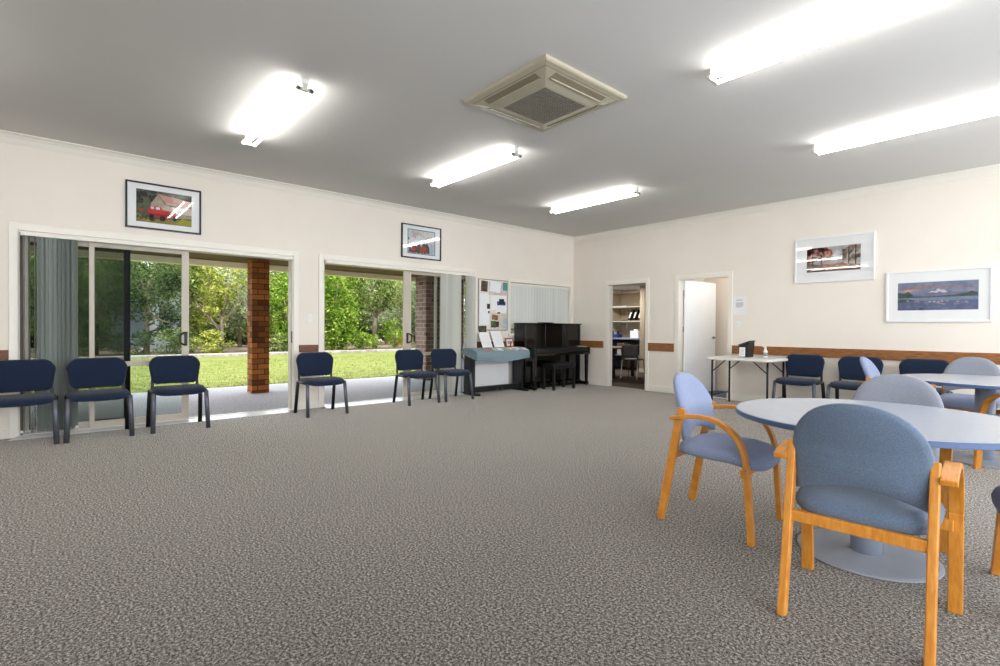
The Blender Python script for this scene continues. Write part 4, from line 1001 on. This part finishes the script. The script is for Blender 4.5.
# low undergrowth along the kerb
for i, y_ in enumerate((-7.9, -6.4, -4.9, -3.6, -.9, .7, 3.2)):  # along the kerb
    tree('low_shrub', 'low shrub along the kerb '+('under the dark trees by the grey blind', 'under the dark tree left of the forked trunk', 'at the foot of the forked trunk', 'below the olive yellow tree', 'just left of the brick pillar base', 'below the bright tree right of the brick pillar', 'under the big bright bushy tree')[i], -16.25, y_, .3, [(0, 0, .45, .5, .85, .5)], 1300, ('leafE', 'leafE', 'leafB', 'leafC', 'leafB', 'leafA', 'leafA')[i], .11, .02, 5, seed=90+i, cat='shrub')
HB = (('leafE', 'at the left end of the wood, behind the grey blind'), ('leafB', 'behind the forked trunk and the white gabled shed'), ('leafD', 'behind the bare stemmed shrub and olive yellow tree'), ('leafB', 'behind the brown brick pillar'), ('leafE', 'behind the big bright bushy tree'), ('leafB', 'behind the pale trunk'), ('leafD', 'behind the airy grey green tree'), ('leafB', 'at the end of the wood past the pale blind'))
for i, (lm, lb) in enumerate(HB):
    tree('wood_edge_thicket', 'dense tall thicket '+lb, -26.5, -9.5+i*3.4, 1.2, [(0, 0, 1.3, .9, 2.0, 1.5), (-.6, 0, 3.2, .9, 2.0, 1.7)], 13000, lm, .38, .06, 6, seed=120+i, cat='thicket')
# shed and fence stand in for the white gable shape in the glass
sh = thing('garden_shed', 'white gabled shed standing in for the pale shape in the glass sliding panel', 'shed', (-19.3, -4.75, 0), 0)
m = MB(); m.prism([(0, -.75, 0), (0, .75, 0), (0, .75, 2.75), (0, 0, 3.15), (0, -.75, 2.75)], (-2, 0, 0)); m.build('wall', 'shed', sh)
m = MB()
for s_ in (-1, 1): m.prism([(.15, 0, 3.16), (.15, s_*.95, 2.66), (.15, s_*.95, 2.72), (.15, 0, 3.22)], (-2.3, 0, 0))
m.build('roof', 'shedroof', sh)
B(.001, .02, -.3, .3, 1.2, 2.0).build('window', 'fence', sh)
fn = thing('boundary_fence', 'grey blue fence panels among the trees beside the white gabled shed', 'fence', (-18.9, -6.1, 0))
for k in range(3): B(-.02, .02, -.6+k*.42, -.2+k*.42, .2, 2.25).build('fence_panel', 'fence', fn)
for k in range(2): B(-.08, -.021, -.62+k*.84, -.56+k*.84, 0, 2.3).build('post', 'fence', fn)

# ------------------------------------------------------------------ light
sun = bpy.data.lights.new('sun', 'SUN'); sun.energy = 3.2; sun.angle = math.radians(12); sun.color = (1, .96, .88)
so = bpy.data.objects.new('sun', sun); COL.objects.link(so)
so.rotation_euler = Vector((-.13, .75, -.85)).to_track_quat('-Z', 'Y').to_euler()
for nm, loc, e in (('storeroom_fill', (-1.2, 2.9, 2.27), 16), ('lobby_fill', (3.2, .5, 2.42), 2.2)):  # unseen fill lights added to brighten the two back rooms
    l = bpy.data.lights.new(nm, 'AREA'); l.energy = e; l.size = .5; l.color = (1, .97, .92)
    o = bpy.data.objects.new(nm, l); COL.objects.link(o); o.location = loc
wd = bpy.data.worlds.new('sky'); sc.world = wd; wd.use_nodes = True
nt = wd.node_tree; bg = nt.nodes['Background']; bg.inputs[0].default_value = (.90, .95, 1.0, 1); bg.inputs[1].default_value = 1.6
tc = nt.nodes.new('ShaderNodeTexCoord'); nz = nt.nodes.new('ShaderNodeTexNoise'); nz.inputs['Scale'].default_value = 2.5; nz.inputs['Detail'].default_value = 5
rp = nt.nodes.new('ShaderNodeValToRGB'); rp.color_ramp.elements[0].color = (.72, .82, .95, 1); rp.color_ramp.elements[1].color = (1, 1, 1, 1); rp.color_ramp.elements[0].position = .35; rp.color_ramp.elements[1].position = .6
nt.links.new(tc.outputs['Generated'], nz.inputs['Vector']); nt.links.new(nz.outputs[0], rp.inputs[0]); nt.links.new(rp.outputs[0], bg.inputs[0])

# ------------------------------------------------------------------ camera
f, yaw, pit, roll = 504.66, .8555, -.01, .0065
fw = Vector((-math.sin(yaw)*math.cos(pit), math.cos(yaw)*math.cos(pit), math.sin(pit)))
r0 = Vector((math.cos(yaw), math.sin(yaw), 0)); u0 = r0.cross(fw)
rt = math.cos(roll)*r0+math.sin(roll)*u0; upv = -math.sin(roll)*r0+math.cos(roll)*u0
cam = bpy.data.cameras.new('camera'); co = bpy.data.objects.new('camera', cam); COL.objects.link(co)
cam.sensor_width = 36; cam.sensor_fit = 'HORIZONTAL'; cam.lens = f*36/1000; cam.clip_end = 300; cam.clip_start = .05
mw = Matrix.Identity(4)
for i in range(3): mw[i][0] = rt[i]; mw[i][1] = upv[i]; mw[i][2] = -fw[i]
mw[0][3], mw[1][3], mw[2][3] = 7.134, -8.265, 1.156
co.matrix_world = mw
sc.camera = co
vs_ = sc.view_settings
vs_.view_transform = 'Standard'; vs_.look = 'None'; vs_.gamma = 1; vs_.use_curve_mapping = False; vs_.exposure = 1.56
try:
    sc.cycles.use_denoising = True; sc.cycles.max_bounces = 10; sc.cycles.diffuse_bounces = 5; sc.cycles.transparent_max_bounces = 16
except Exception: pass
